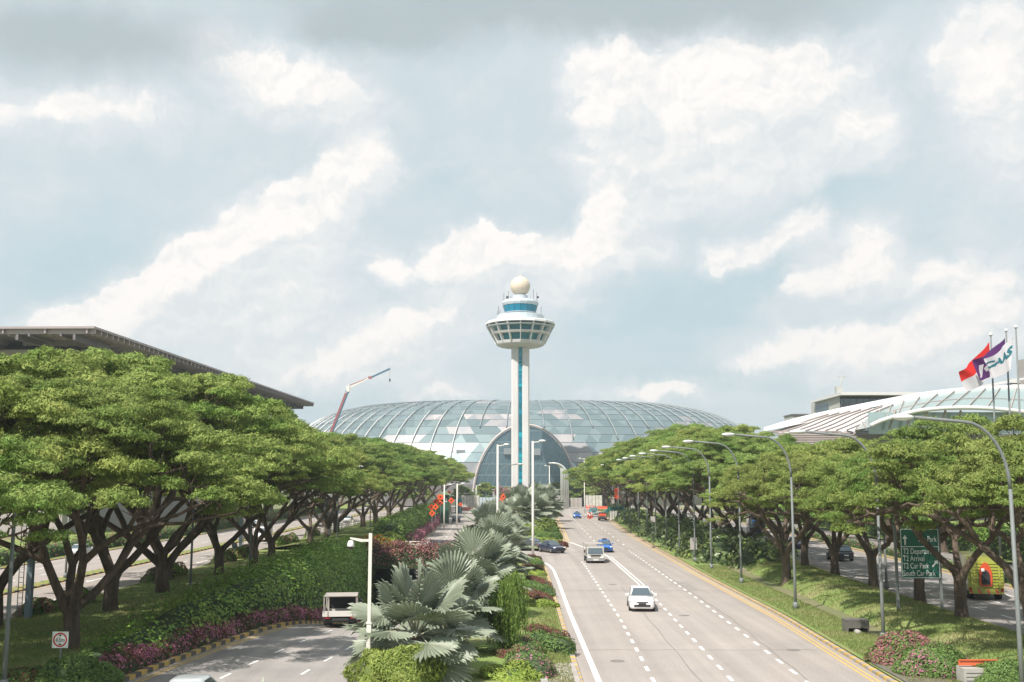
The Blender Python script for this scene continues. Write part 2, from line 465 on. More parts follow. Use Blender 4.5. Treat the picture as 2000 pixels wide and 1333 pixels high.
# ground: one sheet to the horizon with an opening where the carriageway dives under the flyover
g = MB()
S = 4000
HX0, HX1, HY0, HY1 = -24, 0.5, 58, 178
for (x0, y0, x1, y1) in ((-S, -300, HX0, HY1), (HX1, -300, S, HY1), (HX0, -300, HX1, HY0), (-S, HY1, S, S)):
    g.quad((x0, y0, -.06), (x1, y0, -.06), (x1, y1, -.06), (x0, y1, -.06))
struct(g.build('ground', mat('ground_soil_grass', (.13, .16, .06), .95, color2=(.2, .18, .1), noise_scale=.05, detail=8)))

g = MB()
strip(g, fml, fmr, -60, 121, 0.0, M_ROAD)
strip(g, lambda y: interp([(121, 2.6), (137, 5.6)], y)[0], fmr, 121, 137, 0.0, M_ROAD)
strip(g, fml2, fmr, 137, 372, 0.0, M_ROAD)
struct(g.build('main_road'))
# link road that turns off the main road and crosses the sunken carriageway on the flyover
g = MB()
strip(g, lambda y: -5.0, lambda y: interp([(121, 2.6), (137, 5.6)], y)[0], 121, 137, 0.0, M_ROAD)
strip(g, lambda y: -20, lambda y: -5.0, 127, 137, 0.0, M_ROAD)
struct(g.build('link_road'))
g = MB()
g.box((-8.5, 139.5, -.45), (23, 23, .82), M_CONC)
g.box((-10.5, 162, -.45), (14, 22, .82), M_CONC)
struct(g.build('flyover_deck'))
g = MB()
strip(g, xl, xr, -60, 175, lambda y, t: zl(y) + .004, M_ROAD3, st=3)
struct(g.build('sunken_road'))
g = MB()
strip(g, lambda y: interp(FL, y)[0], lambda y: interp(FR, y)[0], 152, 372, .004, M_ROAD)
struct(g.build('far_carriageway'))
g = MB()
strip(g, lambda y: -39.6, lambda y: -32.3, -60, 420, .0, M_ROAD)
struct(g.build('outer_road'))
g = MB()
strip(g, lambda y: -51.5, lambda y: -41.2, -60, 420, .0, M_ROAD)
struct(g.build('terminal_road'))
g = MB()
strip(g, t2n, t2f, -60, 372, 0.0, M_ROAD2)
strip(g, lambda y: t2n(y) + 14.5, lambda y: t2n(y) + 22, -60, 372, 0.0, M_ROAD2)
struct(g.build('slip_road'))
# road crossing the far end
g = MB(); g.quad((-60, 372, .0), (90, 372, .0), (90, 392, .0), (-60, 392, .0)); struct(g.build('cross_road', M_ROAD))

# walls of the cut
def zt(y): return 0.0
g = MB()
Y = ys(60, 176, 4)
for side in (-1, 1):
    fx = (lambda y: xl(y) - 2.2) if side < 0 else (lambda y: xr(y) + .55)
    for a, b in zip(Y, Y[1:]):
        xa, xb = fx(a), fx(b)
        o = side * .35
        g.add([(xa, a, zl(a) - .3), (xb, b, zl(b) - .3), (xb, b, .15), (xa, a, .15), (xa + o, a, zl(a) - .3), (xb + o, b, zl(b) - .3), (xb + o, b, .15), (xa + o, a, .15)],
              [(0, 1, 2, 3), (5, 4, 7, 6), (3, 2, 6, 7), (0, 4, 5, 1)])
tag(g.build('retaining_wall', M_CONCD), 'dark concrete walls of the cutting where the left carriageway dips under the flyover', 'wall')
g = MB()
strip(g, lambda y: xl(y) - 2.3, lambda y: xl(y) + .2, 62, 176, lambda y, t: zl(y) - .02, M_SOIL, st=3)
strip(g, lambda y: xr(y) - .2, lambda y: xr(y) + .7, 62, 176, lambda y, t: zl(y) - .02, M_SOIL, st=3)
struct(g.build('cutting_verge'))
# tunnel back and piers
g = MB()
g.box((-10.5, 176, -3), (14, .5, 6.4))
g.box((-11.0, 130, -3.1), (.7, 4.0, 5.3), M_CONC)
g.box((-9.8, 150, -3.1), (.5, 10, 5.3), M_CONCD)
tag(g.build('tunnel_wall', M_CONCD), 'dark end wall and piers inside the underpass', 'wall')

# lawns ------------------------------------------------------------
def hump(y, t, a): return .13 + a * math.sin(PI * t) ** .8
def lawn(name, fa, fb, y0, y1, zf, m, st=2.5, n=14, wob=.06):
    rn = random.Random(name); g = MB()
    Y = ys(y0, y1, st); vs = []
    for y in Y:
        for k in range(n + 1):
            t = k / n; a, b = fa(y), fb(y)
            zz = zf(y, t) + (rn.uniform(-wob, wob) if 0 < k < n else 0)
            vs.append((a + (b - a) * t, y, zz))
    fs = [(i * (n + 1) + k, i * (n + 1) + k + 1, (i + 1) * (n + 1) + k + 1, (i + 1) * (n + 1) + k) for i in range(len(Y) - 1) for k in range(n)]
    g.add(vs, fs, m, True)
    return struct(g.build(name))
lawn('left_verge_grass', lambda y: -32.0, lambda y: xl(y) - interp([(-60, .45), (60, .45), (70, 2.5), (200, 2.5)], y)[0], -20, 127, lambda y, t: .12 + .35 * math.sin(PI * t), M_GRASS)
lawn('left_verge_grass_far', lambda y: -32.0, lambda y: interp(FL, y)[0] - .4, 138.5, 372, lambda y, t: .12 + .9 * math.sin(PI * t), M_GRASS, wob=.04)
lawn('median_grass', lambda y: xr(y) + .9, lambda y: fml(y) - .3, -20, 121, lambda y, t: .12 + .25 * math.sin(PI * min(1, t)), M_GRASS, n=8, wob=.03)
lawn('median_grass_far', lambda y: interp(FR, y)[0] + .4 if y > 152 else -5.5, lambda y: fml2(y) - .3, 138, 365, lambda y, t: .12 + .25 * math.sin(PI * t), M_GRASS, n=8, wob=.03)
def swale(y, t):
    # kerb - flat lawn - stony drain - humpy bank - road edge
    x = t
    z = .14
    d = math.exp(-((x - .36) / .055) ** 2) * 1.0
    bank_ = .62 / (1 + math.exp(-(x - .50) * 22)) * (1 if x < .86 else max(0, (1 - x) / .14))
    rip = .16 * math.sin(y * .95 + 6 * x) * math.exp(-((x - .52) / .12) ** 2) + .08 * math.sin(y * 2.1 + 9 * x) * math.exp(-((x - .5) / .12) ** 2)
    k = 1 if y < 112 else max(0, 1 - (y - 112) / 10)
    return z + (-d * .75 + bank_ + rip) * k
lawn('right_verge_grass', lambda y: fmr(y) + .35, lambda y: t2n(y) - .25, -20, 365, swale, M_GRASS2, st=.8, n=26, wob=.03)
lawn('road_median_grass', lambda y: t2f(y) + .3, lambda y: t2n(y) + 14.2, -20, 365, lambda y, t: .14, M_GRASS2, n=2, wob=0)
lawn('terminal_verge_grass', lambda y: t2n(y) + 22.3, lambda y: t2n(y) + 60, -20, 365, lambda y, t: .14 + .8 * t, M_GRASS2, n=4, wob=.1)
lawn('left_road_median', lambda y: -41.0, lambda y: -39.8, -20, 420, lambda y, t: .14, M_GRASS, n=2, wob=0)
lawn('left_terminal_verge', lambda y: -75.0, lambda y: -51.8, -20, 420, lambda y, t: .14, M_GRASS, n=4, wob=.05)
lawn('left_verge_grass_beside_flyover', lambda y: -32.0, lambda y: -20.2, 127, 138.5, lambda y, t: .12, M_GRASS, n=4)
# paved path at the near end of the median
g = MB()
a, b = W(1072, 1333, .14), W(1127, 1294, .14)
g.box(((a.x + 3.0) / 2 - .1, 50.0 - 8, .2), (1.5, 19.6, .14), M_PAVE)
g.box((a.x - .22, 42.5, .22), (.3, 21, .24), M_CONC)
struct(g.build('path'))
g = MB()
xx = 17.2
g.add([(17.0, 46, .20), (19.2, 46, .20), (18.6, 51.5, .20), (17.2, 52.5, .20)], [(0, 1, 2, 3)], mat('bush_shadow', (.16, .14, .13), .9))  # cast shadow of the pink bush, painted as a flat dark sheet
struct(g.build('bush_shadow_patch'))

# kerbs ------------------------------------------------------------
def kerb(name, f, y0, y1, side, mats, zf=lambda y: 0.0, seg=.55, h=.14, w=.26):
    g = MB(); y = y0; i = 0
    while y < y1:
        s_ = seg if y < 160 else seg * 3
        y2 = min(y + s_, y1); xa, xb = f(y), f(y2); za, zb = zf(y), zf(y2)
        o = side * w; mm = mats[i % len(mats)]
        g.add([(xa, y, za - .05), (xb, y2, zb - .05), (xb, y2, zb + h), (xa, y, za + h), (xa + o, y, za - .05), (xb + o, y2, zb - .05), (xb + o, y2, zb + h), (xa + o, y, za + h)],
              [(0, 1, 2, 3), (5, 4, 7, 6), (3, 2, 6, 7), (0, 3, 7, 4), (1, 5, 6, 2)], mm)
        y = y2; i += 1
    return struct(g.build(name))
kerb('kerb_main_left', fml, 20, 118, -1, [M_KERBY, M_KERBG])
kerb('kerb_main_left_far', fml2, 139, 365, -1, [M_KERBY, M_KERBY, M_KERBG])
kerb('kerb_main_right', fmr, 20, 365, 1, [M_KERBY, M_KERBG])
kerb('kerb_sunken_left', lambda y: xl(y), 20, 127, -1, [M_KERBY, M_KERBK], zl, seg=.6, h=.2, w=.32)
kerb('kerb_sunken_right', lambda y: xr(y), 20, 127, 1, [M_KERBY, M_KERBK], zl, seg=.6)
kerb('kerb_far_left', lambda y: interp(FL, y)[0], 152, 365, -1, [M_KERBY, M_KERBG])
kerb('kerb_far_right', lambda y: interp(FR, y)[0], 152, 365, 1, [M_KERBG])
kerb('kerb_slip_near', lambda y: t2n(y), 20, 365, -1, [M_KERBG])
kerb('kerb_slip_far', lambda y: t2f(y), 20, 365, 1, [M_KERBY, M_KERBG], seg=.8)
kerb('kerb_outer_near', lambda y: -32.3, 20, 400, 1, [M_KERBG])
kerb('kerb_outer_far', lambda y: -39.6, 20, 400, -1, [M_KERBY, M_KERBK], seg=.8)
kerb('kerb_terminal', lambda y: -51.5, 20, 400, -1, [M_KERBY, M_KERBG], seg=.8)
kerb('kerb_terminal_near', lambda y: -41.2, 20, 400, 1, [M_KERBY, M_KERBK], seg=.8)

# markings ---------------------------------------------------------
Z1 = .008
def line(mb, f, y0, y1, w, m, z=lambda y: Z1, st=3.0):
    Y = ys(y0, y1, st); vs = []
    for y in Y:
        x = f(y); vs += [(x - w / 2, y, z(y)), (x + w / 2, y, z(y))]
    mb.add(vs, [(2 * i, 2 * i + 1, 2 * i + 3, 2 * i + 2) for i in range(len(Y) - 1)], m)
def dashes(mb, f, y0, y1, w, ln, gap, m, z=lambda y: Z1):
    y = y0
    while y < y1: line(mb, f, y, y + ln, w, m, z, 10); y += ln + gap
T = lambda tab: (lambda y: interp(tab, y)[0])
g = MB()
fd1 = T([(20, 6.1), (49, 6.3), (71, 7.0), (115, 7.7)])
fd2 = T([(20, 9.5), (48.8, 9.8), (78, 10.7), (85, 10.9)])
fd3 = T([(20, 12.7), (51, 13.1), (81, 14.0), (110, 14.5), (138, 15.0)])
dashes(g, fd1, 22.2, 118, .17, 1.25, 1.65, M_WHITE)
dashes(g, fd2, 22.6, 86, .17, 1.25, 1.65, M_WHITE)
dashes(g, fd3, 21.4, 139, .17, 1.25, 1.65, M_WHITE)
line(g, T([(85, 10.85), (127, 11.3)]), 85, 127, .14, M_WHITE)
line(g, T([(85, 11.2), (127, 11.65)]), 85, 127, .14, M_WHITE)
line(g, T([(127, 11.45), (140, 10.3), (157, 8.4)]), 127, 157, .28, M_WHITE)
line(g, T([(20, 3.7), (48, 3.85), (73, 3.9), (95, 4.1), (108, 4.15), (115, 3.9), (120, 3.3), (124, 2.2)]), 20, 124, .27, M_WHITE, st=2)
line(g, lambda y: fmr(y) - .35, 20, 365, .13, M_YEL)
line(g, lambda y: fmr(y) - .62, 20, 365, .13, M_YEL)
line(g, lambda y: fml2(y) + .35, 158, 365, .14, M_YEL)
line(g, lambda y: fml2(y) + .62, 158, 365, .14, M_YEL)
dashes(g, T([(150, 12.0), (270, 14.9), (365, 19.3)]), 160, 360, .2, 2.5, 8, M_WHITE)
dashes(g, T([(150, 15.6), (270, 18.7), (365, 23)]), 150, 360, .2, 2.5, 8, M_WHITE)
struct(g.build('main_road_markings'))
g = MB()
dashes(g, lambda y: xl(y) + 3.85, 20.5, 126, .15, 1.3, 2.3, M_WHITE, lambda y: zl(y) + .012)
dashes(g, lambda y: xl(y) + 7.2, 21.5, 126, .15, 1.3, 2.3, M_WHITE, lambda y: zl(y) + .012)
line(g, lambda y: xl(y) + .35, 20, 126, .12, M_YEL, lambda y: zl(y) + .012)
line(g, lambda y: xl(y) + .6, 20, 126, .12, M_YEL, lambda y: zl(y) + .012)
dashes(g, T([(152, -9.9), (372, -16)]), 154, 360, .2, 2.5, 6, M_WHITE, lambda y: .012)
dashes(g, lambda y: -36, 20, 400, .16, 2.5, 5, M_WHITE)
dashes(g, lambda y: -44.6, 20, 400, .16, 2.5, 5, M_WHITE)
dashes(g, lambda y: -48, 20, 400, .16, 2.5, 5, M_WHITE)
line(g, lambda y: -32.75, 20, 400, .13, M_YEL)
line(g, lambda y: -39.1, 20, 400, .13, M_YEL)
dashes(g, lambda y: t2n(y) + 3.3, 22, 360, .16, 1.8, 2.6, M_WHITE)
dashes(g, lambda y: t2n(y) + 6.2, 22, 360, .16, 1.8, 2.6, M_WHITE)
dashes(g, lambda y: t2n(y) + 9.1, 22, 360, .16, 1.8, 2.6, M_WHITE)
line(g, lambda y: t2n(y) + .35, 20, 365, .13, M_YEL)
line(g, lambda y: t2n(y) + .62, 20, 365, .13, M_YEL)
line(g, lambda y: t2f(y) - .4, 20, 365, .2, M_YEL)
struct(g.build('side_road_markings'))
# arrows on the outer road
g = MB()
for ax, ay in ((-34.2, 82), (-37.5, 98), (33.0, 107), (-34.2, 120)):
    g.box((ax, ay, .012), (.2, 3.2, .004), M_WHITE)
    g.add([(ax - .45, ay - 1.4, .016), (ax + .45, ay - 1.4, .016), (ax, ay - 2.6, .016)], [(0, 1, 2)], M_WHITE)
struct(g.build('arrow_markings'))

# repairs, sealed joints and covers in the carriageway
M_PATCH = mat('road_patch', (.295, .27, .252), .9, noise_amt=.2, noise_scale=2); M_SEAL = mat('road_seal', (.215, .197, .185), .9, noise_amt=.3, noise_scale=2)
g = MB()
for x, y, w, l in ((14.9, 92, .8, 7), (33, 84, 1, 4), (9.9, 150, 1.6, 7)):
    g.box((x, y, .006), (w, l, .003), M_PATCH)
rn = random.Random(8)
for y in (57.5, 88):
    x = fmr(y) - .9; p0 = (x, y)
    while x > fml(y) + 1: x2 = x - rn.uniform(.8, 1.6); y2 = y + rn.uniform(-.12, .12); g.bar((x, p0[1], .006), (x2, y2, .006), .035, .003, M_SEAL); p0 = (x2, y2); x = x2
line(g, lambda y: interp(MR, y)[0] - 3.4 + .05 * math.sin(y), 48, 110, .05, M_SEAL, lambda y: .0065, 1.5)
line(g, lambda y: 8.4 + .02 * (y - 50) + .04 * math.sin(y * .7), 46, 92, .045, M_SEAL, lambda y: .0065, 1.5)
for x, y in ((5.2, 54), (11.4, 72), (14.8, 57.5), (8.6, 93), (-10.8, 56.5), (-7.6, 50.5), (34.5, 72)): g.cyl((x, y, .004), (x, y, .011), .36, 18, M_SEAL, smooth=False)
struct(g.build('road_repairs'))
# short grass on the nearer lawns
def blades(name, label, fa, fb, y0, y1, n, zf, seed):
    rng = np.random.default_rng(seed); y = y0 + (y1 - y0) * rng.uniform(0, 1, n) ** 1.5; t = rng.uniform(.02, .98, n)
    A = np.array([fa(v) for v in y]); B = np.array([fb(v) for v in y]); Z = np.array([zf(a_, b_) for a_, b_ in zip(y, t)])
    C = np.stack([A + (B - A) * t, y, Z + .05], 1); nr = rng.normal(size=(n, 3)); nr[:, 2] = nr[:, 2] * .15 + .35
    v = leaf_arrays(C, nr, .17, .035, rng, droop=-2.5)
    m = mat('grass_blade', (.21, .285, .085), .8, spec=.1, color2=(.30, .295, .13), noise_scale=.3, transl=.45, island=.3)
    return tag(mesh_obj(name, leaf_mesh(name, [(v, 0)], [m])), label, 'grass', kind='stuff')
blades('grass', 'short grass on the right hand lawn', lambda y: fmr(y) + .35, lambda y: t2n(y) - .25, 46, 112, 80000, swale, 1)
blades('grass', 'short grass on the left verge under the trees', lambda y: -32.0, lambda y: xl(y) - 1.8, 44, 100, 45000, lambda y, t: .12 + .35 * math.sin(PI * t), 2)
blades('grass', 'short grass on the median between palms and road', lambda y: .3, lambda y: fml(y) - .35, 46, 118, 22000, lambda y, t: .22, 3)
# stones in the drain of the right verge
rn = random.Random(4); g = MB()
for i in range(150):
    y = rn.uniform(58, 112); a, b = fmr(y) + .35, t2n(y) - .25
    t = .36 + rn.gauss(0, .022); x = a + (b - a) * t
    r = rn.uniform(.08, .28)
    g.sphere((x, y, swale(y, t) + r * .2), r, 7, 5, None, (1, rn.uniform(.7, 1.6), .6))
tag(g.build('drain_stones', mat('stone', (.34, .28, .22), .9, noise_amt=.5, noise_scale=2)), 'line of pale stones in the dry drain of the right hand lawn', 'stones', kind='stuff')
# ================================================================ buildings
def glass(name, c, rough=.12, metal=.55, spec=.8): return mat(name, c, rough, metal, spec)
M_TOW = mat('tower_concrete', (.63, .615, .615), .8, noise_amt=.14, noise_scale=.35, stretch=(1, 1, .2))
M_TOWW = mat('tower_white', (.74, .73, .72), .6, noise_amt=.1, noise_scale=.5)
M_TOWB = mat('tower_blue_grey', (.50, .56, .60), .6, noise_amt=.1, noise_scale=1)
M_TGL = glass('tower_glass', (.0, .13, .18), .25, .0, .4)
M_TGL2 = glass('tower_glass_light', (.0, .34, .44), .3, .0, .3)
M_TGL3 = glass('tower_glass_mid', (.0, .20, .32), .25, .0, .4)
M_DARK = mat('dark_void', (.02, .02, .025), .8)
TC = P(1016.5, 900, 357.0)
tw = empty('control_tower', (TC.x, 357, 0), 'tall pale control tower with flared glazed head and golf ball radome', 'control tower')
def zz(py): return P(1016, py, 357).z
g = MB()
hw = 3.05
for s in (-1, 1):
    g.prism([(s * .52, -hw + .4), (s * .9, -hw), (s * (hw - .5), -hw), (s * hw, -hw + .5), (s * hw, hw - .5), (s * (hw - .5), hw), (s * .52, hw)][::s], 'z', 0, zz(671), M_TOW)
g.build('shaft', None, tw)
g = MB(); g.box((0, 0, zz(671) / 2), (1.04, 5.4, zz(671) - .1), M_TGL2)
rn = random.Random(2); z = 1.2
while z < zz(673):
    h = rn.choice((.5, .9, 1.4, 2.0))
    g.box((0, -2.73, z + h / 2), (1.03, .08, h * .86), rn.choice((M_TGL2, M_TGL2, M_TGL3, M_TGL)))
    g.box((0, -2.80, z + h), (1.04, .14, .12), M_TGL); z += h
g.build('window_strip', None, tw)
g = MB()
NN = 16; rot = PI / 2
zs_ = zz
def zz(py): return P(1016, py, 346.5).z if py > 617.5 else P(1016, py, 350.5).z
z0, z1 = zz(666), zz(626)
g.lathe([(3.2, zs_(673)), (3.2, zz(673)), (6.8, zz(670.5)), (7.9, zz(668)), (8.15, z0), (8.4, zz(660.5))], NN, M_TOW, rot=rot, smooth=False)
g.lathe([(9.75, zz(647.5)), (9.95, zz(647.3)), (10.35, zz(643)), (10.1, zz(642.8))], NN, M_TOW, rot=rot, smooth=False)
g.lathe([(11.2, zz(632.5)), (11.45, zz(632.4)), (11.62, zz(630.4)), (11.4, zz(630.3))], NN, M_TOWB, rot=rot, smooth=False)
g.lathe([(11.0, zz(626.5)), (11.85, zz(626.3)), (11.8, zz(622.4)), (11.4, zz(621)), (7.8, zz(621) + .35)], NN, M_TOWW, rot=rot, smooth=False)
g.build('pod_bands', None, tw)
g = MB()
g.lathe([(7.4, zz(662)), (9.6, zz(627))], NN, mat('pod_glass', (.0, .20, .25), .35, .0, .3), rot=rot, smooth=False)
g.build('pod_glass', None, tw)
for i in range(NN):
    a = rot + 2 * PI * i / NN
    c, s = math.cos(a), math.sin(a)
    g = MB()
    g.bar((7.9 * c, 7.9 * s, zz(664)), (11.25 * c, 11.25 * s, zz(625)), .32, 1.2, M_TOWW)
    g.build('pod_fin', None, tw)
g = MB()
g.lathe([(8.0, zz(621)), (8.0, zz(612)), (7.8, zz(611.3)), (7.5, zz(612)), (5.3, zz(612.5))], 24, M_TOWB, rot=rot, smooth=False)
g.lathe([(5.1, zz(613)), (5.1, zz(607)), (5.7, zz(606.8)), (5.7, zz(606)), (5.2, zz(605.8))], 16, M_TOWB, rot=rot, smooth=False)
g.lathe([(5.7, zz(592.5)), (6.0, zz(591.5)), (6.3, zz(587)), (6.1, zz(583.5)), (5.5, zz(581.5)), (2.8, zz(581))], 16, M_TOWB, rot=rot, smooth=False)
g.lathe([(2.5, zz(582)), (2.5, zz(571.5)), (2.3, zz(571))], 16, M_TOWB, rot=rot, smooth=False)
g.build('cab_structure', None, tw)
g = MB(); g.lathe([(5.1, zz(606.5)), (5.9, zz(591))], 16, M_TGL3, rot=rot, smooth=False)
for i in range(16):
    a = rot + 2 * PI * i / 16; c, s = math.cos(a), math.sin(a)
    g.bar((5.12 * c, 5.12 * s, zz(606.5)), (5.93 * c, 5.93 * s, zz(591)), .1, .12, M_TGL)
g.build('cab_glass', None, tw)
g = MB()
import bmesh
def icodome(c, r, sub):
    bm = bmesh.new(); bmesh.ops.create_icosphere(bm, subdivisions=sub, radius=r)
    vs = [(v.co.x + c[0], v.co.y + c[1], v.co.z + c[2]) for v in bm.verts]; fs = [tuple(v.index for v in f.verts) for f in bm.faces]
    es = [(e.verts[0].index, e.verts[1].index) for e in bm.edges]; bm.free(); return vs, fs, es
zc = zz(552.5)
vs, fs, es = icodome((0, 0, zc), 3.35, 3)
g.add(vs, fs, mat('radome_cream', (.70, .59, .49), .6), False)
for a, b in es: g.bar(vs[a], vs[b], .06, .06, mat('radome_seam', (.62, .52, .40), .7))
g.cyl((0, 0, zc + 3.3), (0, 0, zc + 4.1), .12, 6)
g.build('radome', None, tw)
g = MB()
for x, y, z, h in ((-5.6, -.5, 582, 2.6), (-4.7, -2.6, 583, 1.6), (-4.0, -3, 583, 3.2), (-3.2, -3.5, 583, 1.4), (4.4, -3, 583, 3.8), (5.6, -1.5, 583, 2.9), (3.4, -3, 583, 1.0), (-7.4, -2.5, 612, 3), (-6.9, -3.5, 612, 1.6), (7.0, -3.2, 612, 2.8), (-7.8, -1.4, 612, 1.5)):
    g.cyl((x, y, zz(y * 0 + z)), (x, y, zz(z) + h), .07, 5)
    g.build('antenna', M_DARK, tw); g = MB()
for x in (-4.4, 5.9): g.sphere((x, -2.6, zz(577)), .42, 8, 5, None, (1, .4, 1)); g.build('dish', M_DARK, tw); g = MB()

zz = zs_
# ---- glass dome
M_JG = [mat('dome_glass_a', (.34, .42, .43), .17, .8, .8), mat('dome_glass_b', (.38, .46, .465), .2, .75, .8), mat('dome_glass_c', (.31, .395, .405), .17, .8, .8), mat('dome_glass_d', (.345, .43, .43), .22, .7, .8)]
M_JP = [mat('dome_panel_a', (.30, .295, .305), .5, .2), mat('dome_panel_b', (.27, .28, .30), .45, .25), mat('dome_panel_c', (.34, .325, .33), .5, .2), mat('dome_panel_light', (.40, .38, .375), .5, .1)]
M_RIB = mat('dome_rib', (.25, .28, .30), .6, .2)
M_RIB_LIT = mat('dome_rib_lit', (.66, .64, .63), .5, .2)
JX, JY, JA, JB = 5.0, 480.0, 104.5, 87.0
prof = [(1.0, 0), (1.03, 8), (1.02, 16), (.985, 23), (.94, 28.5), (.89, 32.8), (.84, 35.8), (.78, 38.3), (.71, 40.0), (.64, 40.9), (.56, 41.4), (.4, 41.2), (.2, 40), (.02, 39.6)]
# resample the profile by arc length
pts = [Vector((f * 100, z)) for f, z in prof]
al = [0]
for a, b in zip(pts, pts[1:]): al.append(al[-1] + (b - a).length)
def profat(s):
    for i in range(len(al) - 1):
        if s <= al[i + 1]:
            t = (s - al[i]) / (al[i + 1] - al[i]); p = pts[i].lerp(pts[i + 1], t); return p.x / 100, p.y
    return prof[-1]
dm = empty('glass_dome', (JX, JY, 0), 'wide low dome of glass triangles and pale panels behind the control tower', 'dome')
rows = [i * 4.1 for i in range(27)]
nth = 150
def jp(row, th, off=0.0):
    f, z = profat(row)
    x = math.copysign(abs(math.cos(th)) ** .80, math.cos(th)); y = math.copysign(abs(math.sin(th)) ** .82, math.sin(th))
    return Vector((x * (JA * f + off), y * (JB * f + off), z + off * .4))
g = MB(); rn = random.Random(11)
vs = []; fsd = []
for i, r in enumerate(rows):
    for k in range(nth):
        vs.append(jp(r, 2 * PI * (k + (i % 2) * .5) / nth))
base = len(g.v); g.v.extend([tuple(v) for v in vs])
allm = M_JG + M_JP
for m in allm: g.mi(m)
rnp = random.Random(5)
def pick(i, k):
    # pale panels thin out upwards in bands, placed as lozenges two rows high
    h = i / 14.0
    rr = random.Random(((i + 1) // 2) * 977 + ((k + i // 2) // 2) * 31)
    p = max(0.0, min(1.0, 1.1 - h * 1.15))
    p = .78 if i < 4 else (.62 if i < 6 else (.38 if i < 8 else (.22 if i < 10 else .05)))
    if rr.random() < p:
        q = rnp.random(); return 4 + (0 if q < .42 else (1 if q < .7 else (2 if q < .92 else 3)))
    q = .6 * random.Random(i * 131 + k // 4).random() + .4 * rnp.random()
    return 0 if q < .4 else (1 if q < .55 else (2 if q < .75 else 3))
for i in range(len(rows) - 1):
    for k in range(nth):
        a, b = i * nth + k, i * nth + (k + 1) % nth
        c, d = (i + 1) * nth + k, (i + 1) * nth + (k + 1) % nth
        if i % 2 == 0: tr = ((a, b, c), (b, d, c))
        else: tr = ((a, d, c), (a, b, d))
        for t in tr:
            g.f.append([base + q for q in t]); g.m.append(pick(i, k)); g.smooth.append(False)
g.build('shell', None, dm)
for k in range(0, 84):
    th = 2 * PI * (k + .5) / 84
    if math.sin(th) > .35: continue
    g = MB()
    # slimmer towards the top; on the sunward side a pale tube paints in the sunlit rib
    lo = 26 if rn.random() < .5 else 32
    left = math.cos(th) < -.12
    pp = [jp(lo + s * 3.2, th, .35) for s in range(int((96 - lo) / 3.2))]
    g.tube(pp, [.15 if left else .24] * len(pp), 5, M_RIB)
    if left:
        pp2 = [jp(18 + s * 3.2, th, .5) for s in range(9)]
        g.tube(pp2, .17, 5, M_RIB_LIT)
    g.build('rib', None, dm)
g = MB()
for r in rows[3:22]:
    pp = [jp(r, PI + PI * k / 90, .06) for k in range(91)]
    g.tube(pp, .09, 4, M_RIB)
g.build('glazing_bars', None, dm)
# arched entrance
ax0 = P(1026, 940, 388.2)
AX = ax0.x - JX
AY = 388.2 - JY
hwA, htA = 18.6, 28.8
g = MB(); seg = 40
arc = [(AX + hwA * math.cos(PI * i / seg), htA * math.sin(PI * i / seg) ** .92) for i in range(seg + 1)]
g.prism(arc, 'y', AY, AY + 20, mat('dome_arch_glass', (.14, .22, .26), .18, .55, .8))
g.build('arch_glass', None, dm)
g = MB()
for z in range(3, 28, 4):
    xx = hwA * math.sqrt(max(0, 1 - (z / htA) ** 2)); g.bar((AX - xx, AY - .06, z), (AX + xx, AY - .06, z), .15, .22, mat('arch_bar', (.22, .29, .33), .5))
    n = int(xx // 2.4)
    for q in range(-n, n + 1):
        x = AX + q * 4.8 / 2
        xt = hwA * math.sqrt(max(0, 1 - min(1, ((z + 4) / htA)) ** 2))
        if abs(x + 1.2 - AX) < xt: g.bar((x, AY - .05, z), (x + 1.2, AY - .05, z + 4), .08, .1, mat('arch_bar', (.22, .29, .33)))
g.build('arch_bars', None, dm)
g = MB()
g.tube([(x, AY - .35, z) for x, z in [(AX + (hwA + .5) * math.cos(PI * i / seg), (htA + .5) * math.sin(PI * i / seg) ** .92) for i in range(seg + 1)]], .4, 6, mat('arch_rim', (.50, .44, .43), .5))
for w in range(2):
    o = 1.0 + w
g.build('arch_rim', None, dm)
for x, y, w, h in ((900, 882, 3.2, 1.2), (1047, 883, 3.2, 2.4), (991, 882, 2.6, 2.2), (1118, 866, 0, 0)):
    if not w: continue
    p = P(x, y, 387.6)
    if abs(p.x - ax0.x) > 19: p = P(x, y, 394.0)
    g = MB(); g.box((p.x - JX, p.y - JY, p.z), (w, 1.2, h), M_RIB); g.build('dark_opening', None, dm)

# ---- terminal with deep louvred eaves (left)
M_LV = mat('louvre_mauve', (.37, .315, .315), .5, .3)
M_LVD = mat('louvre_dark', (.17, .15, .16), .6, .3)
M_FAC = mat('facade_pale', (.38, .345, .33), .6, noise_amt=.12, noise_scale=.2)
tl = empty('terminal_building', (0, 0, 0), 'long terminal with deep louvred eaves rising behind the left hand trees', 'terminal')
Zr = 32.0
A = P(183, 647, 163.0); Zr = A.z
Y1 = 163.0 * 0 + 325.0
Bp = P(613, 792, Y1)
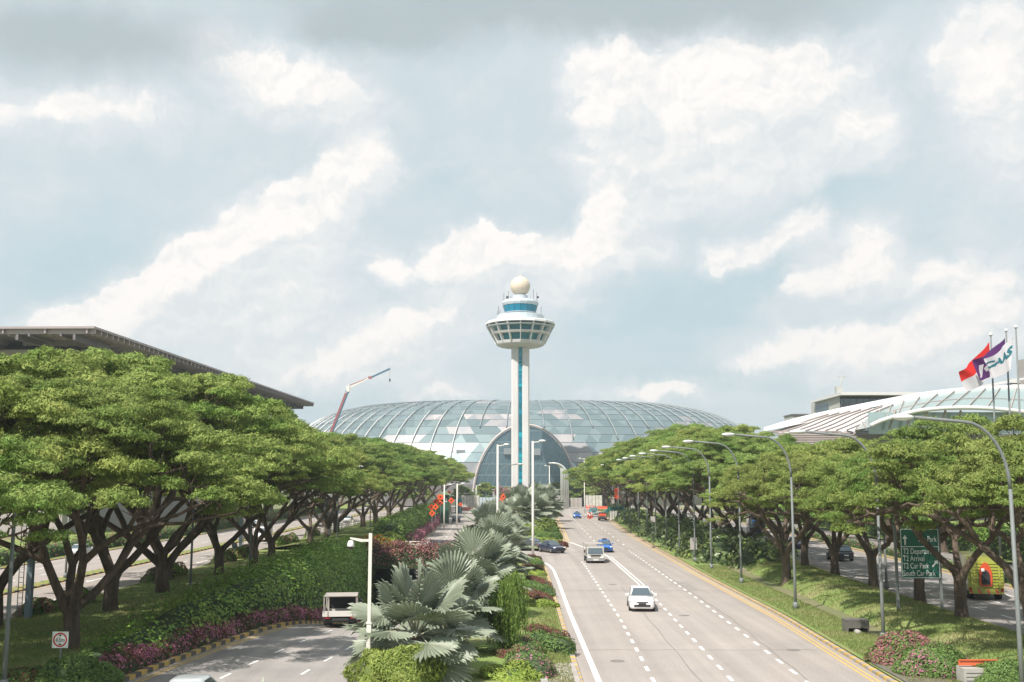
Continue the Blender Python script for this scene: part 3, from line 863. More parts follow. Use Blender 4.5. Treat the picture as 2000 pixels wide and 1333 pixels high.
# keep the eave level: solve the far end for height Zr
t = (Zr - CAM_H) / (pxdir(613, 792).z); Bp = Vector((pxdir(613, 792).x * t, pxdir(613, 792).y * t, Zr))
ex = Bp - Vector((A.x, A.y, Zr)); L0 = Vector((ex.x, ex.y)).length
ux = Vector((ex.x, ex.y, 0)).normalized(); nx_ = Vector((-ux.y, ux.x, 0))         # nx_ points away from the road (left)
O = Vector((A.x, A.y, Zr))
def tp(u, v, z): return O + ux * u + nx_ * v + Vector((0, 0, z))
def slab(g, u0, u1, v0, v1, z0, z1, m):
    vs = [tp(u, v, z) for z in (z0, z1) for u, v in ((u0, v0), (u1, v0), (u1, v1), (u0, v1))]
    g.add(vs, [(3, 2, 1, 0), (4, 5, 6, 7), (0, 1, 5, 4), (1, 2, 6, 5), (2, 3, 7, 6), (3, 0, 4, 7)], m)
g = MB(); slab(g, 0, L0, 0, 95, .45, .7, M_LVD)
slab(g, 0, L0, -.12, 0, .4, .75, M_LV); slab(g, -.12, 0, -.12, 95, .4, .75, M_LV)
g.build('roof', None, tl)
g = MB()
u = .6
while u < L0: slab(g, u, u + .3, 0, 15, -.35, .45, M_LV); u += 2.3
v = 1.0
while v < 90: slab(g, 0.1, 15, v, v + .25, -.3, .42, M_LV); v += 6.6
g.build('louvres', None, tl)
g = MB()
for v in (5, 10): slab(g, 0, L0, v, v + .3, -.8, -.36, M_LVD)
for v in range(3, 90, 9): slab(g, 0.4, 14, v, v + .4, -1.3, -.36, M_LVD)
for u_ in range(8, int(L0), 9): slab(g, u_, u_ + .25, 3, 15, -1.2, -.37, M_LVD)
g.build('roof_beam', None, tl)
g = MB(); slab(g, 13.5, L0 - 9, 9, 90, -3.2, -1.16, M_FAC); slab(g, 13.5, L0 - 28, 9.4, 90, -32, -3.2, M_FAC)
slab(g, 13.4, 13.5, 20, 60, -6, -3.3, M_LVD)
g.build('facade', None, tl)
g = MB()
for k in range(24):
    slab(g, 18 + k * 5.2, 18 + k * 5.2 + 4.6, 9.25, 9.4, -24, -4.2, glass('terminal_glass', (.13, .17, .18), .15, .4))
g.build('glazing', None, tl)
for k in range(6):
    g = MB(); p = tp(L0 - 10 - k * 7.5, 9.6, 0); g.cyl((p.x, p.y, .1), (p.x, p.y, Zr - 3.2), .5, 8, M_FAC)
    q = tp(L0 - 10 - k * 7.5 + (2.6 if k == 0 else 0), 9.6, 0)
    if k == 0: g.bar((p.x, p.y, Zr - 12), (q.x, q.y, Zr - 3.3), .4, .4, M_FAC)
    g.build('column', None, tl)
g = MB(); slab(g, L0 - 9, L0 - 5, 5, 11, -2.9, -2.75, M_FAC)
for k in range(5): slab(g, L0 - 9 + k * 1.1, L0 - 8.9 + k * 1.1, 5, 5.1, -2.75, -1.2, M_FAC)
g.build('service_gantry', None, tl)

# ---- right hand terminal: white ribbed roof wings and glass vault
M_WR = mat('roof_white', (.62, .61, .61), .45, noise_amt=.06, noise_scale=.3)
M_RG = mat('vault_glass', (.34, .43, .42), .2, .3, .6)
M_SOF = mat('soffit_taupe', (.40, .34, .32), .7, noise_amt=.15, noise_scale=.3)
tr_ = empty('winged_terminal', (0, 0, 0), 'terminal with white ribbed roof and pale green glass vault behind the right hand trees', 'terminal')
def curve(pl, Yd, n=40):
    out = []
    for i in range(n + 1):
        t = i / n * (len(pl) - 1); k = min(int(t), len(pl) - 2); f = t - k
        p = [pl[max(0, k - 1)], pl[k], pl[k + 1], pl[min(len(pl) - 1, k + 2)]]
        q = [.5 * ((2 * p[1][j]) + (-p[0][j] + p[2][j]) * f + (2 * p[0][j] - 5 * p[1][j] + 4 * p[2][j] - p[3][j]) * f * f + (-p[0][j] + 3 * p[1][j] - 3 * p[2][j] + p[3][j]) * f ** 3) for j in range(2)]
        out.append(P(q[0], q[1], Yd(i / n) if callable(Yd) else Yd))
    return out
def ruled(g, ca, cb, m, n=1):
    k = len(ca); vs = []
    for a, b in zip(ca, cb):
        for j in range(n + 1): vs.append(a.lerp(b, j / n))
    g.add(vs, [(i * (n + 1) + j, i * (n + 1) + j + 1, (i + 1) * (n + 1) + j + 1, (i + 1) * (n + 1) + j) for i in range(k - 1) for j in range(n)], m, True)
top = [(1492, 838), (1560, 818), (1640, 800), (1720, 784), (1790, 771), (1870, 761), (1952, 756), (2010, 754)]
low = [(1700, 832), (1722, 822), (1760, 811), (1800, 802), (1860, 797), (1930, 798), (2010, 806)]
gtop = [(1668, 838), (1690, 815), (1728, 796), (1775, 781), (1840, 769), (1900, 762), (1955, 759), (2010, 760)]
ct = curve(top, lambda t: 235 - 10 * t); cg = curve(gtop, lambda t: 226 - 6 * t)
cl_ = curve(low, 205)
g = MB()
g.tube(ct, .3, 6, M_WR)
g.tube(cg, .5, 6, M_WR)
ruled(g, curve(top, lambda t: 234 - 10 * t), curve([(1492, 842), (1560, 829), (1640, 811), (1700, 797), (1760, 783), (1840, 770), (1900, 764), (1955, 760), (2010, 760)], 227), M_WR)
g.build('roof_ridge', None, tr_)
for k in range(8):
    x0 = 1506 + k * 21
    a = [(x0, 845 - k * .6), (x0 + 34, 836 - k * 1.4), (x0 + 72, 822 - k * 2.4), (x0 + 112, 810 - k * 3.1)]
    g = MB(); c1_ = curve(a, 228 - k, 14); c2_ = [p + Vector((1.15, -.8, -.30)) for p in c1_]
    ruled(g, c1_, c2_, M_WR); c3_ = [p + Vector((0, -.1, -.55)) for p in c2_]; ruled(g, c2_, c3_, M_SOF)
    g.tube([p + Vector((0, -.15, .12)) for p in c1_], .17, 5, M_SOF)
    g.build('roof_blade', None, tr_)
g = MB(); ruled(g, cg, [Vector((p.x, p.y, p.z)) for p in curve([(1672, 840), (1700, 834)] + low[1:], 206)], M_RG, 3); g.build('glass_vault', None, tr_)
g = MB(); g.tube(cl_, .42, 6, M_WR); g.build('vault_edge', None, tr_)
g = MB()
clf = curve([(1672, 840), (1700, 834)] + low[1:], 205.6)
for i in range(1, 40, 3): g.bar(cg[i] + Vector((0, -.3, .1)), clf[i] + Vector((0, -.2, 0)), .16, .3, M_SOF)
mid = [a.lerp(b, .5) + Vector((0, -.3, 0)) for a, b in zip(cg, clf)]
g.tube(mid, .1, 4, M_SOF)
g.build('mullions', None, tr_)
g = MB()
for i in range(12):
    a = P(1560 - i * 0 + i * 9 - 60, 843 + i * 3.4, 222 - i * .5); b = P(2010, 852 + i * 3.4, 215 - i)
    g.box(((a.x + b.x) / 2, a.y, a.z), (b.x - a.x, 1.2, .22), M_SOF)
w = P(1540, 848, 226); w2 = P(2020, 848, 226)
g.box(((w.x + w2.x) / 2, 229, w.z / 2), (w2.x - w.x, 2, w.z), M_SOF)
g.build('soffit', None, tr_)
g = MB()
for x in (1737, 1770, 1800, 1835, 1865):
    a, b = P(x, 838, 208), P(x + 12, 802, 207); g.bar(a, b, .35, .35, M_SOF)
gg = P(1700, 832, 209); g2 = P(2010, 800, 209)
g.box(((gg.x + g2.x) / 2, 210, (gg.z + g2.z) / 2 - 1), (g2.x - gg.x, .3, g2.z - gg.z + 1), M_RG)
g.build('lower_glazing', None, tr_)
g = MB()
for i in range(10):
    p = P(1975 + i * 1.5, 742 + i * 5.6, 240); g.box((p.x + 4, p.y, p.z), (9, 2, .38), M_WR); g.box((p.x + 4, p.y + 1.3, p.z - .33), (9, .5, .34), M_LVD)
a, b = P(1880, 762, 236), P(2010, 738, 236); g.bar(a, b, .6, .5, M_WR)
p = P(1955, 760, 236); g.box((p.x, p.y, p.z), (3.5, 2, 1.6), M_SOF)
g.build('louvred_stair', None, tr_)
g = MB(); p = P(2003, 700, 238); g.box((p.x, p.y, 18), (2.2, 3, 36), M_FAC); g.build('lift_tower', None, tr_)
# office block behind
ob = empty('office_block', (0, 0, 0), 'grey flat roofed office block with dark glass wing behind the white ribbed roof', 'office block')
M_OG = glass('office_glass', (.11, .15, .18), .15, .35)
M_OC = mat('office_concrete', (.44, .44, .41), .8, noise_amt=.15, noise_scale=.15)
a, b, c = P(1584, 790, 320), P(1640, 775, 290), P(1772, 775, 300)
zt1, zt2 = P(1584, 788, 320).z, P(1640, 772, 290).z
g = MB()
g.add([(a.x, 320, 0), (b.x, 290, 0), (b.x, 290, zt2), (a.x, 320, zt2 - .2), (a.x + 40, 340, 0), (a.x + 40, 340, zt2)], [(0, 1, 2, 3), (3, 2, 5), (0, 3, 5, 4)], M_OC)
g.build('concrete_wing', None, ob)
g = MB(); g.box(((b.x + c.x) / 2 + .2, 302, zt2 / 2 - .6), (c.x - b.x, 24, zt2 - .8), M_OG); g.build('glass_wing', None, ob)
g = MB(); g.box(((b.x + c.x) / 2 - .1, 300.5, zt2 + .1), (c.x - b.x + 1.4, 29, .8), M_WR); g.build('roof', None, ob)
g = MB()
for i in range(5):
    p = Vector((a.x, 320, 0)).lerp(Vector((b.x, 290, 0)), (i + .5) / 5); d = (Vector((b.x, 290, 0)) - Vector((a.x, 320, 0))).normalized()
    g.bar(Vector((p.x, p.y - .3, zt2 - 7)) - d * 2.2, Vector((p.x, p.y - .3, zt2 - 7)) + d * 2.2, .2, 3.2, M_OG)
g.build('window_band', None, ob)
g = MB()
for i in range(12):
    x = b.x + (c.x - b.x) * (i + .5) / 12; g.box((x, 289.9, zt2 - 6), (.15, .1, 11), M_LVD)
for z in (2.6, 5.2, 7.8): g.box(((b.x + c.x) / 2, 289.88, zt2 - z), (c.x - b.x, .1, .14), M_LVD)
g.build('mullions', None, ob)
g = MB(); p = P(1638, 768, 291); g.box((p.x, 291, p.z + .6), (1.6, 1.6, 2.2), M_OC); g.cyl((p.x + .2, 291, p.z), (p.x + 1, 291, p.z + 4.6), .14, 5)
g.bar((p.x - .4, 291, p.z + 4.4), (p.x + 2.2, 291, p.z + 4.6), .16, .2); g.bar((p.x + .6, 291, p.z + 2.4), (p.x + 1.8, 291, p.z + 4.4), .12, .12)
g.build('rooftop_antenna', M_DARK, ob)
g = MB(); a = P(1543, 812, 330); b = P(1590, 812, 330); g.box(((a.x + b.x) / 2, 332, a.z / 2), (b.x - a.x, 10, a.z), M_OC)
g.box(((a.x + b.x) / 2, 331.8, a.z + .15), (b.x - a.x + .6, 10.6, .3), M_LVD)
g.build('lower_wing', None, ob)

# ---- low walls and podium at the tower's foot
M_PINKW = mat('wall_mauve_grey', (.33, .32, .33), .8, noise_amt=.2, noise_scale=.3)
g = MB(); a, b = P(962, 955, 352), P(1090, 955, 352)
g.box(((a.x + b.x) / 2, 353, 3.0), (b.x - a.x, 2, 6.0), M_PINKW); g.box(((a.x + b.x) / 2, 353, 6.1), (b.x - a.x + .6, 2.6, .25), M_CONC)
for k in range(5): g.box((a.x + 2.5 + k * 4.4, 351.95, 3), (.25, .12, 6), M_CONC)
tag(g.build('podium_wall'), 'grey planter wall around the foot of the control tower', 'wall')
# ================================================================ vegetation
M_LEAF = mat('rain_tree_leaf', (.13, .222, .045), .6, spec=.15, color2=(.265, .335, .095), noise_scale=.28, transl=.28, island=.3, objvar=.16)
M_LEAF2 = mat('yellow_green_leaf', (.27, .31, .085), .55, spec=.3, color2=(.20, .25, .06), noise_scale=.4, transl=.4, island=.25)
M_BARK = mat('rain_tree_bark', (.150, .115, .088), .95, spec=.1, color2=(.075, .058, .045), noise_scale=2.2, stretch=(1, 1, .25), bump=.05, bump_scale=7)
M_HEDGE = mat('hedge_leaf', (.15, .30, .045), .5, spec=.3, color2=(.27, .38, .08), noise_scale=.5, transl=.25, island=.35)
M_HEDGED = mat('hedge_core', (.035, .06, .02), .9)  # dark solid filler added inside the foliage to block light between leaves
M_LIME = mat('lime_leaf', (.36, .44, .09), .6, spec=.25, color2=(.27, .37, .07), noise_scale=.8, transl=.35, island=.2)
M_GRN = mat('box_leaf', (.16, .25, .07), .6, spec=.2, color2=(.13, .21, .06), noise_scale=.8, transl=.25, island=.25)
M_MAROON = mat('maroon_leaf', (.16, .055, .05), .6, spec=.25, color2=(.21, .085, .06), noise_scale=.8, transl=.2, island=.3)
M_PINK = mat('pink_bract', (.52, .20, .30), .6, spec=.2, transl=.3, island=.25)
M_MAUVE = mat('mauve_bract', (.36, .15, .16), .6, spec=.2, transl=.25, island=.3)
M_ORANGE = mat('orange_flower', (.75, .20, .03), .6, spec=.2, transl=.3, island=.2)
M_BIG = mat('big_leaf', (.10, .17, .05), .4, spec=.5, color2=(.19, .24, .09), noise_scale=.6, transl=.2, island=.3, objvar=.15)
M_SILVER = mat('silver_palm_leaf', (.30, .33, .255), .45, spec=.5, color2=(.20, .235, .16), noise_scale=.7, transl=.22, island=.15)
M_PALMST = mat('palm_stalk', (.30, .31, .22), .6)
M_DRY = mat('dry_twig_leaf', (.23, .20, .12), .8, spec=.1, transl=.3, island=.3)

def grow(g, rn, start, targets, r, depth, leaftips, sag=.35):
    if depth > 9 or not targets: return
    if len(targets) == 1 or depth >= 8:
        t = targets[0]; mid = start.lerp(t, .5) + Vector((rn.uniform(-.3, .3), rn.uniform(-.3, .3), -.25))
        g.tube([start, mid, t], [r, r * .7, max(.018, r * .3)], 5 if r < .07 else 6, None, False)
        return
    cen = sum(targets, Vector()) / len(targets)
    # split along the widest axis of the targets
    far = max(targets, key=lambda p: (p - cen).length); far2 = max(targets, key=lambda p: (p - far).length)
    A_, B_ = [], []
    for p in targets: (A_ if (p - far).length < (p - far2).length else B_).append(p)
    for grp in (A_, B_):
        if not grp: continue
        c = sum(grp, Vector()) / len(grp)
        k = rn.uniform(.36, .5)
        node = start.lerp(c, k)
        hor = Vector((c.x - start.x, c.y - start.y, 0)).length
        node.z -= sag * min(1.6, hor * .16) * (1 if depth < 4 else .4)
        node += Vector((rn.uniform(-.3, .3), rn.uniform(-.3, .3), rn.uniform(-.2, .2)))
        rr = r * (len(grp) / len(targets)) ** .45
        mid = start.lerp(node, .5) + Vector((rn.uniform(-.22, .22), rn.uniform(-.22, .22), rn.uniform(-.1, .2)))
        g.tube([start, mid, node], [r * .96 if depth else r * .8, (r * .5 + rr * .5) * .95, rr], 8 if r > .12 else 6, None, False)
        grow(g, rn, node, grp, rr, depth + 1, leaftips, sag)

def rain_tree(seed, H=16.0, Rr=11.5, npad=150, per=420, trunk_h=2.6, trunk_r=.50, leaf=.34, lean=(0, 0), pad=(1.0, 2.1), limbs=4, flat=.42, base=.60, mats=None, thin=1.0):
    rn = random.Random(seed); rng = np.random.default_rng(seed)
    pads = []
    tries = 0
    while len(pads) < npad and tries < npad * 30:
        tries += 1
        a = rn.uniform(0, 2 * PI); q = math.sqrt(rn.random()) * 1.0
        wob = 1 + .16 * math.sin(3 * a + seed) + .1 * math.sin(5 * a + seed * 2)
        r = q * Rr * wob
        ztop = H - (H * (1 - base)) * (q ** 2.3) + .5 * math.sin(r * 1.3 + a * 4 + seed)
        lay = rn.random()
        z = ztop - (0 if lay < .75 else rn.uniform(.8, 2.4) * (1 - .5 * q)) - rn.uniform(0, 1.15)
        pr = rn.uniform(*pad) * (1.0 if lay < .75 else .7)
        c = Vector((r * math.cos(a) + lean[0], r * math.sin(a) + lean[1], z))
        if any((c - p).length < .62 * min(pr, s) for p, s in pads): continue
        pads.append((c, pr))
    g = MB()
    g.tube([(0, 0, -.4), (0.03, .02, .25), (.06, 0, 1.1), (.02 + lean[0] * .05, .08, trunk_h)], [trunk_r * 1.5, trunk_r * 1.12, trunk_r * .95, trunk_r * .98], 12, None, False)
    top = Vector((.02 + lean[0] * .05, .08, trunk_h - .15))
    grp = [[] for _ in range(limbs)]
    off = rn.uniform(0, 2 * PI)
    for c, pr in pads:
        a = (math.atan2(c.y - top.y, c.x - top.x) - off) % (2 * PI)
        grp[int(a / (2 * PI) * limbs) % limbs].append(c - Vector((0, 0, pr * .35)))
    for tg in grp:
        if not tg: continue
        c = sum(tg, Vector()) / len(tg)
        d = Vector((c.x - top.x, c.y - top.y, 0)); d = d.normalized() if d.length > .1 else Vector((1, 0, 0))
        n1 = top + d * rn.uniform(.9, 1.5) + Vector((0, 0, rn.uniform(1.0, 1.8)))
        n2 = n1 + d * rn.uniform(.8, 1.6) + Vector((rn.uniform(-.3, .3), rn.uniform(-.3, .3), rn.uniform(.9, 1.6)))
        rr = trunk_r * .62
        g.tube([top - Vector((0, 0, .5)), top + d * .35 + Vector((0, 0, .35)), n1, n2], [rr * 1.05, rr, rr * .85, rr * .78], 9, None, False)
        grow(g, rn, n2, tg, rr * .78, 1, None)
    # foliage
    C, Nn = [], []
    for c, pr in pads:
        ns = 7
        for q in range(ns):
            if q == 0: o = np.array([0, 0, .12 * pr]); sr = .62 * pr
            else:
                a = 2 * PI * (q + rng.uniform(-.3, .3)) / (ns - 1); rr_ = rng.uniform(.5, .85) * pr
                o = np.array([math.cos(a) * rr_, math.sin(a) * rr_, rng.uniform(-.25, .18) * pr]); sr = rng.uniform(.32, .55) * pr
            n = int(per * (sr / 1.5) ** 2 * thin * .95)
            v = rng.normal(size=(n, 3)); v /= np.linalg.norm(v, axis=1, keepdims=True)
            v[:, 2] = np.abs(v[:, 2]) - .3
            rad = rng.uniform(.45, 1.12, n) ** .7
            lump = 1 + .25 * np.sin(v[:, 0] * 6 + c.x * 3 + q) * np.sin(v[:, 1] * 6 + c.y * 3)
            p = v * (rad * lump)[:, None] * np.array([sr, sr, sr * (flat + .22)])
            C.append(p + np.array(c) + o); nn = v * 1.15 + rng.normal(size=(n, 3)) * .42; nn[:, 2] += .3; Nn.append(nn)
    C = np.concatenate(C); Nn = np.concatenate(Nn)
    V = leaf_arrays(C, Nn, leaf * 1.15, leaf * .36, rng, droop=.5)
    return g, V, pads

def tree_proto(name, seed, mats=(None, None), leafmat=None, **kw):
    g, V, pads = rain_tree(seed, **kw)
    tm = bpy.data.meshes.new('trunk_mesh'); tm.from_pydata(g.v, [], g.f); tm.materials.append(M_BARK); tm.polygons.foreach_set('use_smooth', [True] * len(g.f)); tm.update()
    cm = leaf_mesh('crown_mesh', [(V, 0)], [leafmat or M_LEAF])
    return tm, cm
def place_tree(proto, loc, rz, sc_, label, name='rain_tree', group=None, cat='tree'):
    e = empty(name, loc, label, cat, group, rz); e.scale = sc_ if isinstance(sc_, tuple) else (sc_,) * 3
    for nm, me in (('trunk', proto[0]), ('crown', proto[1])):
        o = bpy.data.objects.new(nm, me); col.objects.link(o); o.parent = e
    return e
TP = [tree_proto('t', 3, H=16.5, Rr=11.5, npad=190, per=1150, leaf=.21, limbs=4, pad=(.8, 1.9)),
      tree_proto('t', 8, H=16.5, Rr=11.0, npad=185, per=1150, leaf=.21, limbs=3, trunk_r=.46, pad=(.8, 1.9)),
      tree_proto('t', 21, H=16.0, Rr=12.0, npad=200, per=1150, leaf=.21, limbs=5, trunk_h=2.2, pad=(.8, 1.9))]
TR = [tree_proto('t', 33, H=12.4, Rr=8.6, npad=125, per=1300, leaf=.19, limbs=4, trunk_r=.42, pad=(.8, 1.6), base=.64),
      tree_proto('t', 47, H=12.4, Rr=8.2, npad=120, per=1300, leaf=.19, limbs=3, trunk_r=.40, pad=(.8, 1.6), base=.64, trunk_h=2.9)]
TY = tree_proto('t', 55, H=11.0, Rr=6.2, npad=75, per=900, leaf=.18, limbs=4, trunk_r=.36, pad=(.7, 1.3), base=.6, leafmat=M_LEAF2)
def mix_(z0): return z0
ordn = ['nearest', 'second', 'third', 'fourth', 'fifth', 'sixth', 'seventh', 'eighth', 'ninth', 'tenth', 'eleventh', 'twelfth', 'thirteenth', 'fourteenth', 'fifteenth', 'sixteenth', 'seventeenth', 'eighteenth', 'nineteenth', 'twentieth']
GL = 'rain trees on the left verge'; GR = 'rain trees on the right verge'
left = [(-27.6, 38.5, 1, 2.3, .82), (-31.5, 50, 2, .3, .95), (-22.4, 55.5, 0, 1.9, .84), (-31.0, 65, 2, 1.2, 1.04), (-26.2, 71, 1, 4.1, 1.03), (-26.6, 82.5, 2, 5.0, 1.03), (-29.5, 91, 0, .8, 1.0), (-26.5, 98, 1, 2.2, .95), (-26.5, 111, 0, 3.3, .88),
        (-27.4, 123, 2, 1.1, .86), (-26.2, 140, 1, 5.6, .88), (-26.6, 155, 0, 4.4, .92), (-28, 172, 2, 2.6, .99), (-26.5, 191, 1, .4, 1.0), (-26.9, 212, 0, 1.3, 1.0), (-27, 236, 2, 3.9, 1.02),
        (-27, 262, 1, 5.1, 1.03), (-26, 290, 0, 2.0, 1.05), (-26, 322, 2, .9, 1.06), (-24, 352, 1, 3.0, 1.0)]
for i, (x, y, k, rz, s) in enumerate(left):
    where = ' forked above the pink hedge' if i == 2 else (' at the view edge' if i == 0 else '')
    place_tree(TP[k], (x, y, .1), rz, s, f'{ordn[i]} rain tree from the camera in the left verge row{where}', group=GL)
right = [(26.0, 54.5, 0, .3, .92), (26.9, 65, 1, 2.7, .93), (27.6, 73.5, 0, 4.0, .86), (28.0, 84, 1, .9, .89), (28.3, 95, 0, 5.2, .88), (28.2, 104, 1, 3.6, .9), (28.6, 113, 0, 1.6, .98)]
for i, (x, y, k, rz, s) in enumerate(right):
    place_tree(TR[k], (x, y, .6), rz, s, f'{ordn[i]} rain tree from the camera on the right hand lawn', group=GR)
right2 = [(26.4, 122, 1, 1.5, .86), (27.6, 134, 0, 3.5, .92), (28.2, 148, 2, .7, .98), (28.3, 163, 1, 2.9, 1.04), (28.2, 179, 0, 5.1, 1.06), (28, 197, 2, 4.2, 1.06), (28, 217, 1, .2, 1.05), (28, 239, 0, 2.2, 1.03), (28, 263, 2, 1.2, 1.02),
          (28.5, 290, 1, 5.9, 1.0), (29, 318, 0, 3.3, .92)]
for i, (x, y, k, rz, s) in enumerate(right2):
    place_tree(TP[k], (x, y, .2), rz, (s * .95, s, s), f'{ordn[i + 7]} rain tree from the camera, behind the large leaved shrubs on the right', group=GR)
place_tree(TY, (23.3, 92, .2), .5, 1.0, 'smaller yellow green tree in front of the dark right hand crowns', name='yellow_green_tree')
# trees beyond the right hand road and at the far end
GB = 'rain trees beyond the right hand road'
for i, (x, y, k, s) in enumerate([(54, 74, 0, .98), (53, 92, 1, .98), (55, 112, 0, 1.0), (54, 135, 1, 1.05), (56, 160, 0, 1.15), (58, 190, 1, 1.2), (60, 225, 0, 1.2), (62, 265, 1, 1.25)]):
    place_tree(TR[k], (x, y, .4), i * 1.3, s, f'{ordn[i]} rain tree in the row beyond the right hand road', group=GB)
GT = 'trees in front of the glass dome'
FT = tree_proto('t', 71, H=9.0, Rr=5.0, npad=60, per=200, leaf=.55, limbs=4, trunk_r=.3, pad=(.9, 1.6), base=.4, flat=.6)
spots = [(-34, 372, 1.1), (-17, 366, .8), (-9, 371, .9), (-1.5, 374, .75), (9, 376, .85), (15.5, 380, .9), (21.5, 378, 1.0), (27, 383, 1.15), (33, 375, 1.3), (41, 372, 1.3), (-42, 380, 1.2), (-52, 378, 1.3), (50, 380, 1.3)]
for i, (x, y, s) in enumerate(sorted(spots)):
    place_tree(FT, (x, y, 0), i * 2.1, s, f'{ordn[i]} small round tree from the left in front of the glass dome', name='round_tree', group=GT)

# ---------------------------------------------------------------- hedges and shrubs
def hedge(name, label, cat, path, leafm, leaf=.16, dens=55, rough=.12, seed=1, group=None, flower=None, fl=0.0, fsize=None, core=None, sq=.45, kind=None, core_s=.86, asp=.55, up=.3):
    """path: list of (x, y, z, width, height); leaves spread over a rounded cross section"""
    rng = np.random.default_rng(seed)
    pts = [Vector(p[:3]) for p in path]
    core_mb = MB(); n = 12
    ring = []
    def sec(th, w, h):
        c, s = math.cos(th), math.sin(th)
        return math.copysign(abs(c) ** sq, c) * w / 2, abs(s) ** sq * h
    cm = core or M_HEDGED
    tans = []
    for i in range(len(pts)):
        t = pts[min(i + 1, len(pts) - 1)] - pts[max(i - 1, 0)]; t.z = 0; tans.append(t.normalized() if t.length > 0 else Vector((0, 1, 0)))
    vs = []
    for i, p in enumerate(path):
        sd = Vector((tans[i].y, -tans[i].x, 0))
        for k in range(n + 1):
            x, z = sec(PI * k / n, p[3] * core_s, p[4] * core_s)
            vs.append(pts[i] + sd * x + Vector((0, 0, z)))
    fs = [(i * (n + 1) + k, (i + 1) * (n + 1) + k, (i + 1) * (n + 1) + k + 1, i * (n + 1) + k + 1) for i in range(len(path) - 1) for k in range(n)]
    fs += [tuple(range(n + 1)), tuple(reversed(range((len(path) - 1) * (n + 1), len(path) * (n + 1))))]
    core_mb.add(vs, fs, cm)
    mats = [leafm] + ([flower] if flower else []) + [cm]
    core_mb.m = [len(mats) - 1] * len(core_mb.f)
    C, Nn = [], []
    for i in range(len(path) - 1):
        a, b = path[i], path[i + 1]
        L_ = (pts[i + 1] - pts[i]).length; per = (a[3] / 2 + a[4]) * 1.3 + .3
        m = int(L_ * per * dens); 
        if m < 1: continue
        t = rng.uniform(0, 1, m); th = rng.uniform(-.05, PI + .05, m)
        w = a[3] + (b[3] - a[3]) * t; h = a[4] + (b[4] - a[4]) * t
        c, s = np.cos(th), np.sin(th)
        X = np.sign(c) * np.abs(c) ** sq * w / 2; Z = np.abs(s) ** sq * h
        P0 = np.array(pts[i])[None] + (np.array(pts[i + 1] - pts[i]))[None] * t[:, None]
        sd = np.array([tans[i].y, -tans[i].x, 0])
        nn = sd[None] * (c * 1.0)[:, None] + np.array([0, 0, 1.])[None] * (s + .15)[:, None]
        lum = .5 * np.sin(P0[:, 1] * 2.3 + Z * 2.1) * np.sin(P0[:, 0] * 2.9 + Z * 1.7 + P0[:, 1] * 1.1) + .5 * np.sin(P0[:, 1] * 5.1 + X * 3) * np.sin(Z * 4.3 + 1)
        off = (rng.uniform(-.9, 1.0, m) + lum * 1.3) * rough
        pos = P0 + sd[None] * X[:, None] + np.array([0, 0, 1.])[None] * Z[:, None] + nn * off[:, None]
        nr = nn + rng.normal(size=(m, 3)) * .5; nr[:, 2] += up
        C.append(pos); Nn.append(nr)
    # end caps
    for e, s_ in ((0, -1), (len(path) - 1, 1)):
        p = path[e]; m = int(p[3] * p[4] * dens * .9)
        if m < 2: continue
        th = rng.uniform(0, PI, m); rr = np.sqrt(rng.uniform(0, 1, m))
        c, s = np.cos(th), np.sin(th)
        X = np.sign(c) * np.abs(c) ** sq * p[3] / 2 * rr; Z = np.abs(s) ** sq * p[4] * rr
        sd = np.array([tans[e].y, -tans[e].x, 0]); tt = np.array(tans[e]) * s_
        pos = np.array(pts[e])[None] + sd[None] * X[:, None] + np.array([0, 0, 1.])[None] * Z[:, None] + tt[None] * (rng.uniform(0, 1.2, m) * rough * (1.2 - rr))[:, None]
        C.append(pos); Nn.append(tt[None] + rng.normal(size=(m, 3)) * .5)
    C = np.concatenate(C); Nn = np.concatenate(Nn)
    V = leaf_arrays(C, Nn, leaf, leaf * asp, rng, droop=.3)
    if flower:
        keyn = np.sin(C[:, 1] * 1.7 + C[:, 0]) * .25 + rng.uniform(0, 1, len(C)) * .9
        sel = keyn > (1 - fl)
        vv = V.reshape(-1, 4, 3); parts = [(vv[~sel].reshape(-1, 3), 0), (vv[sel].reshape(-1, 3), 1)]
    else: parts = [(V, 0)]
    o = mesh_obj(name, leaf_mesh(name, parts, mats, core_mb))
    return tag(o, label, cat, group, kind)

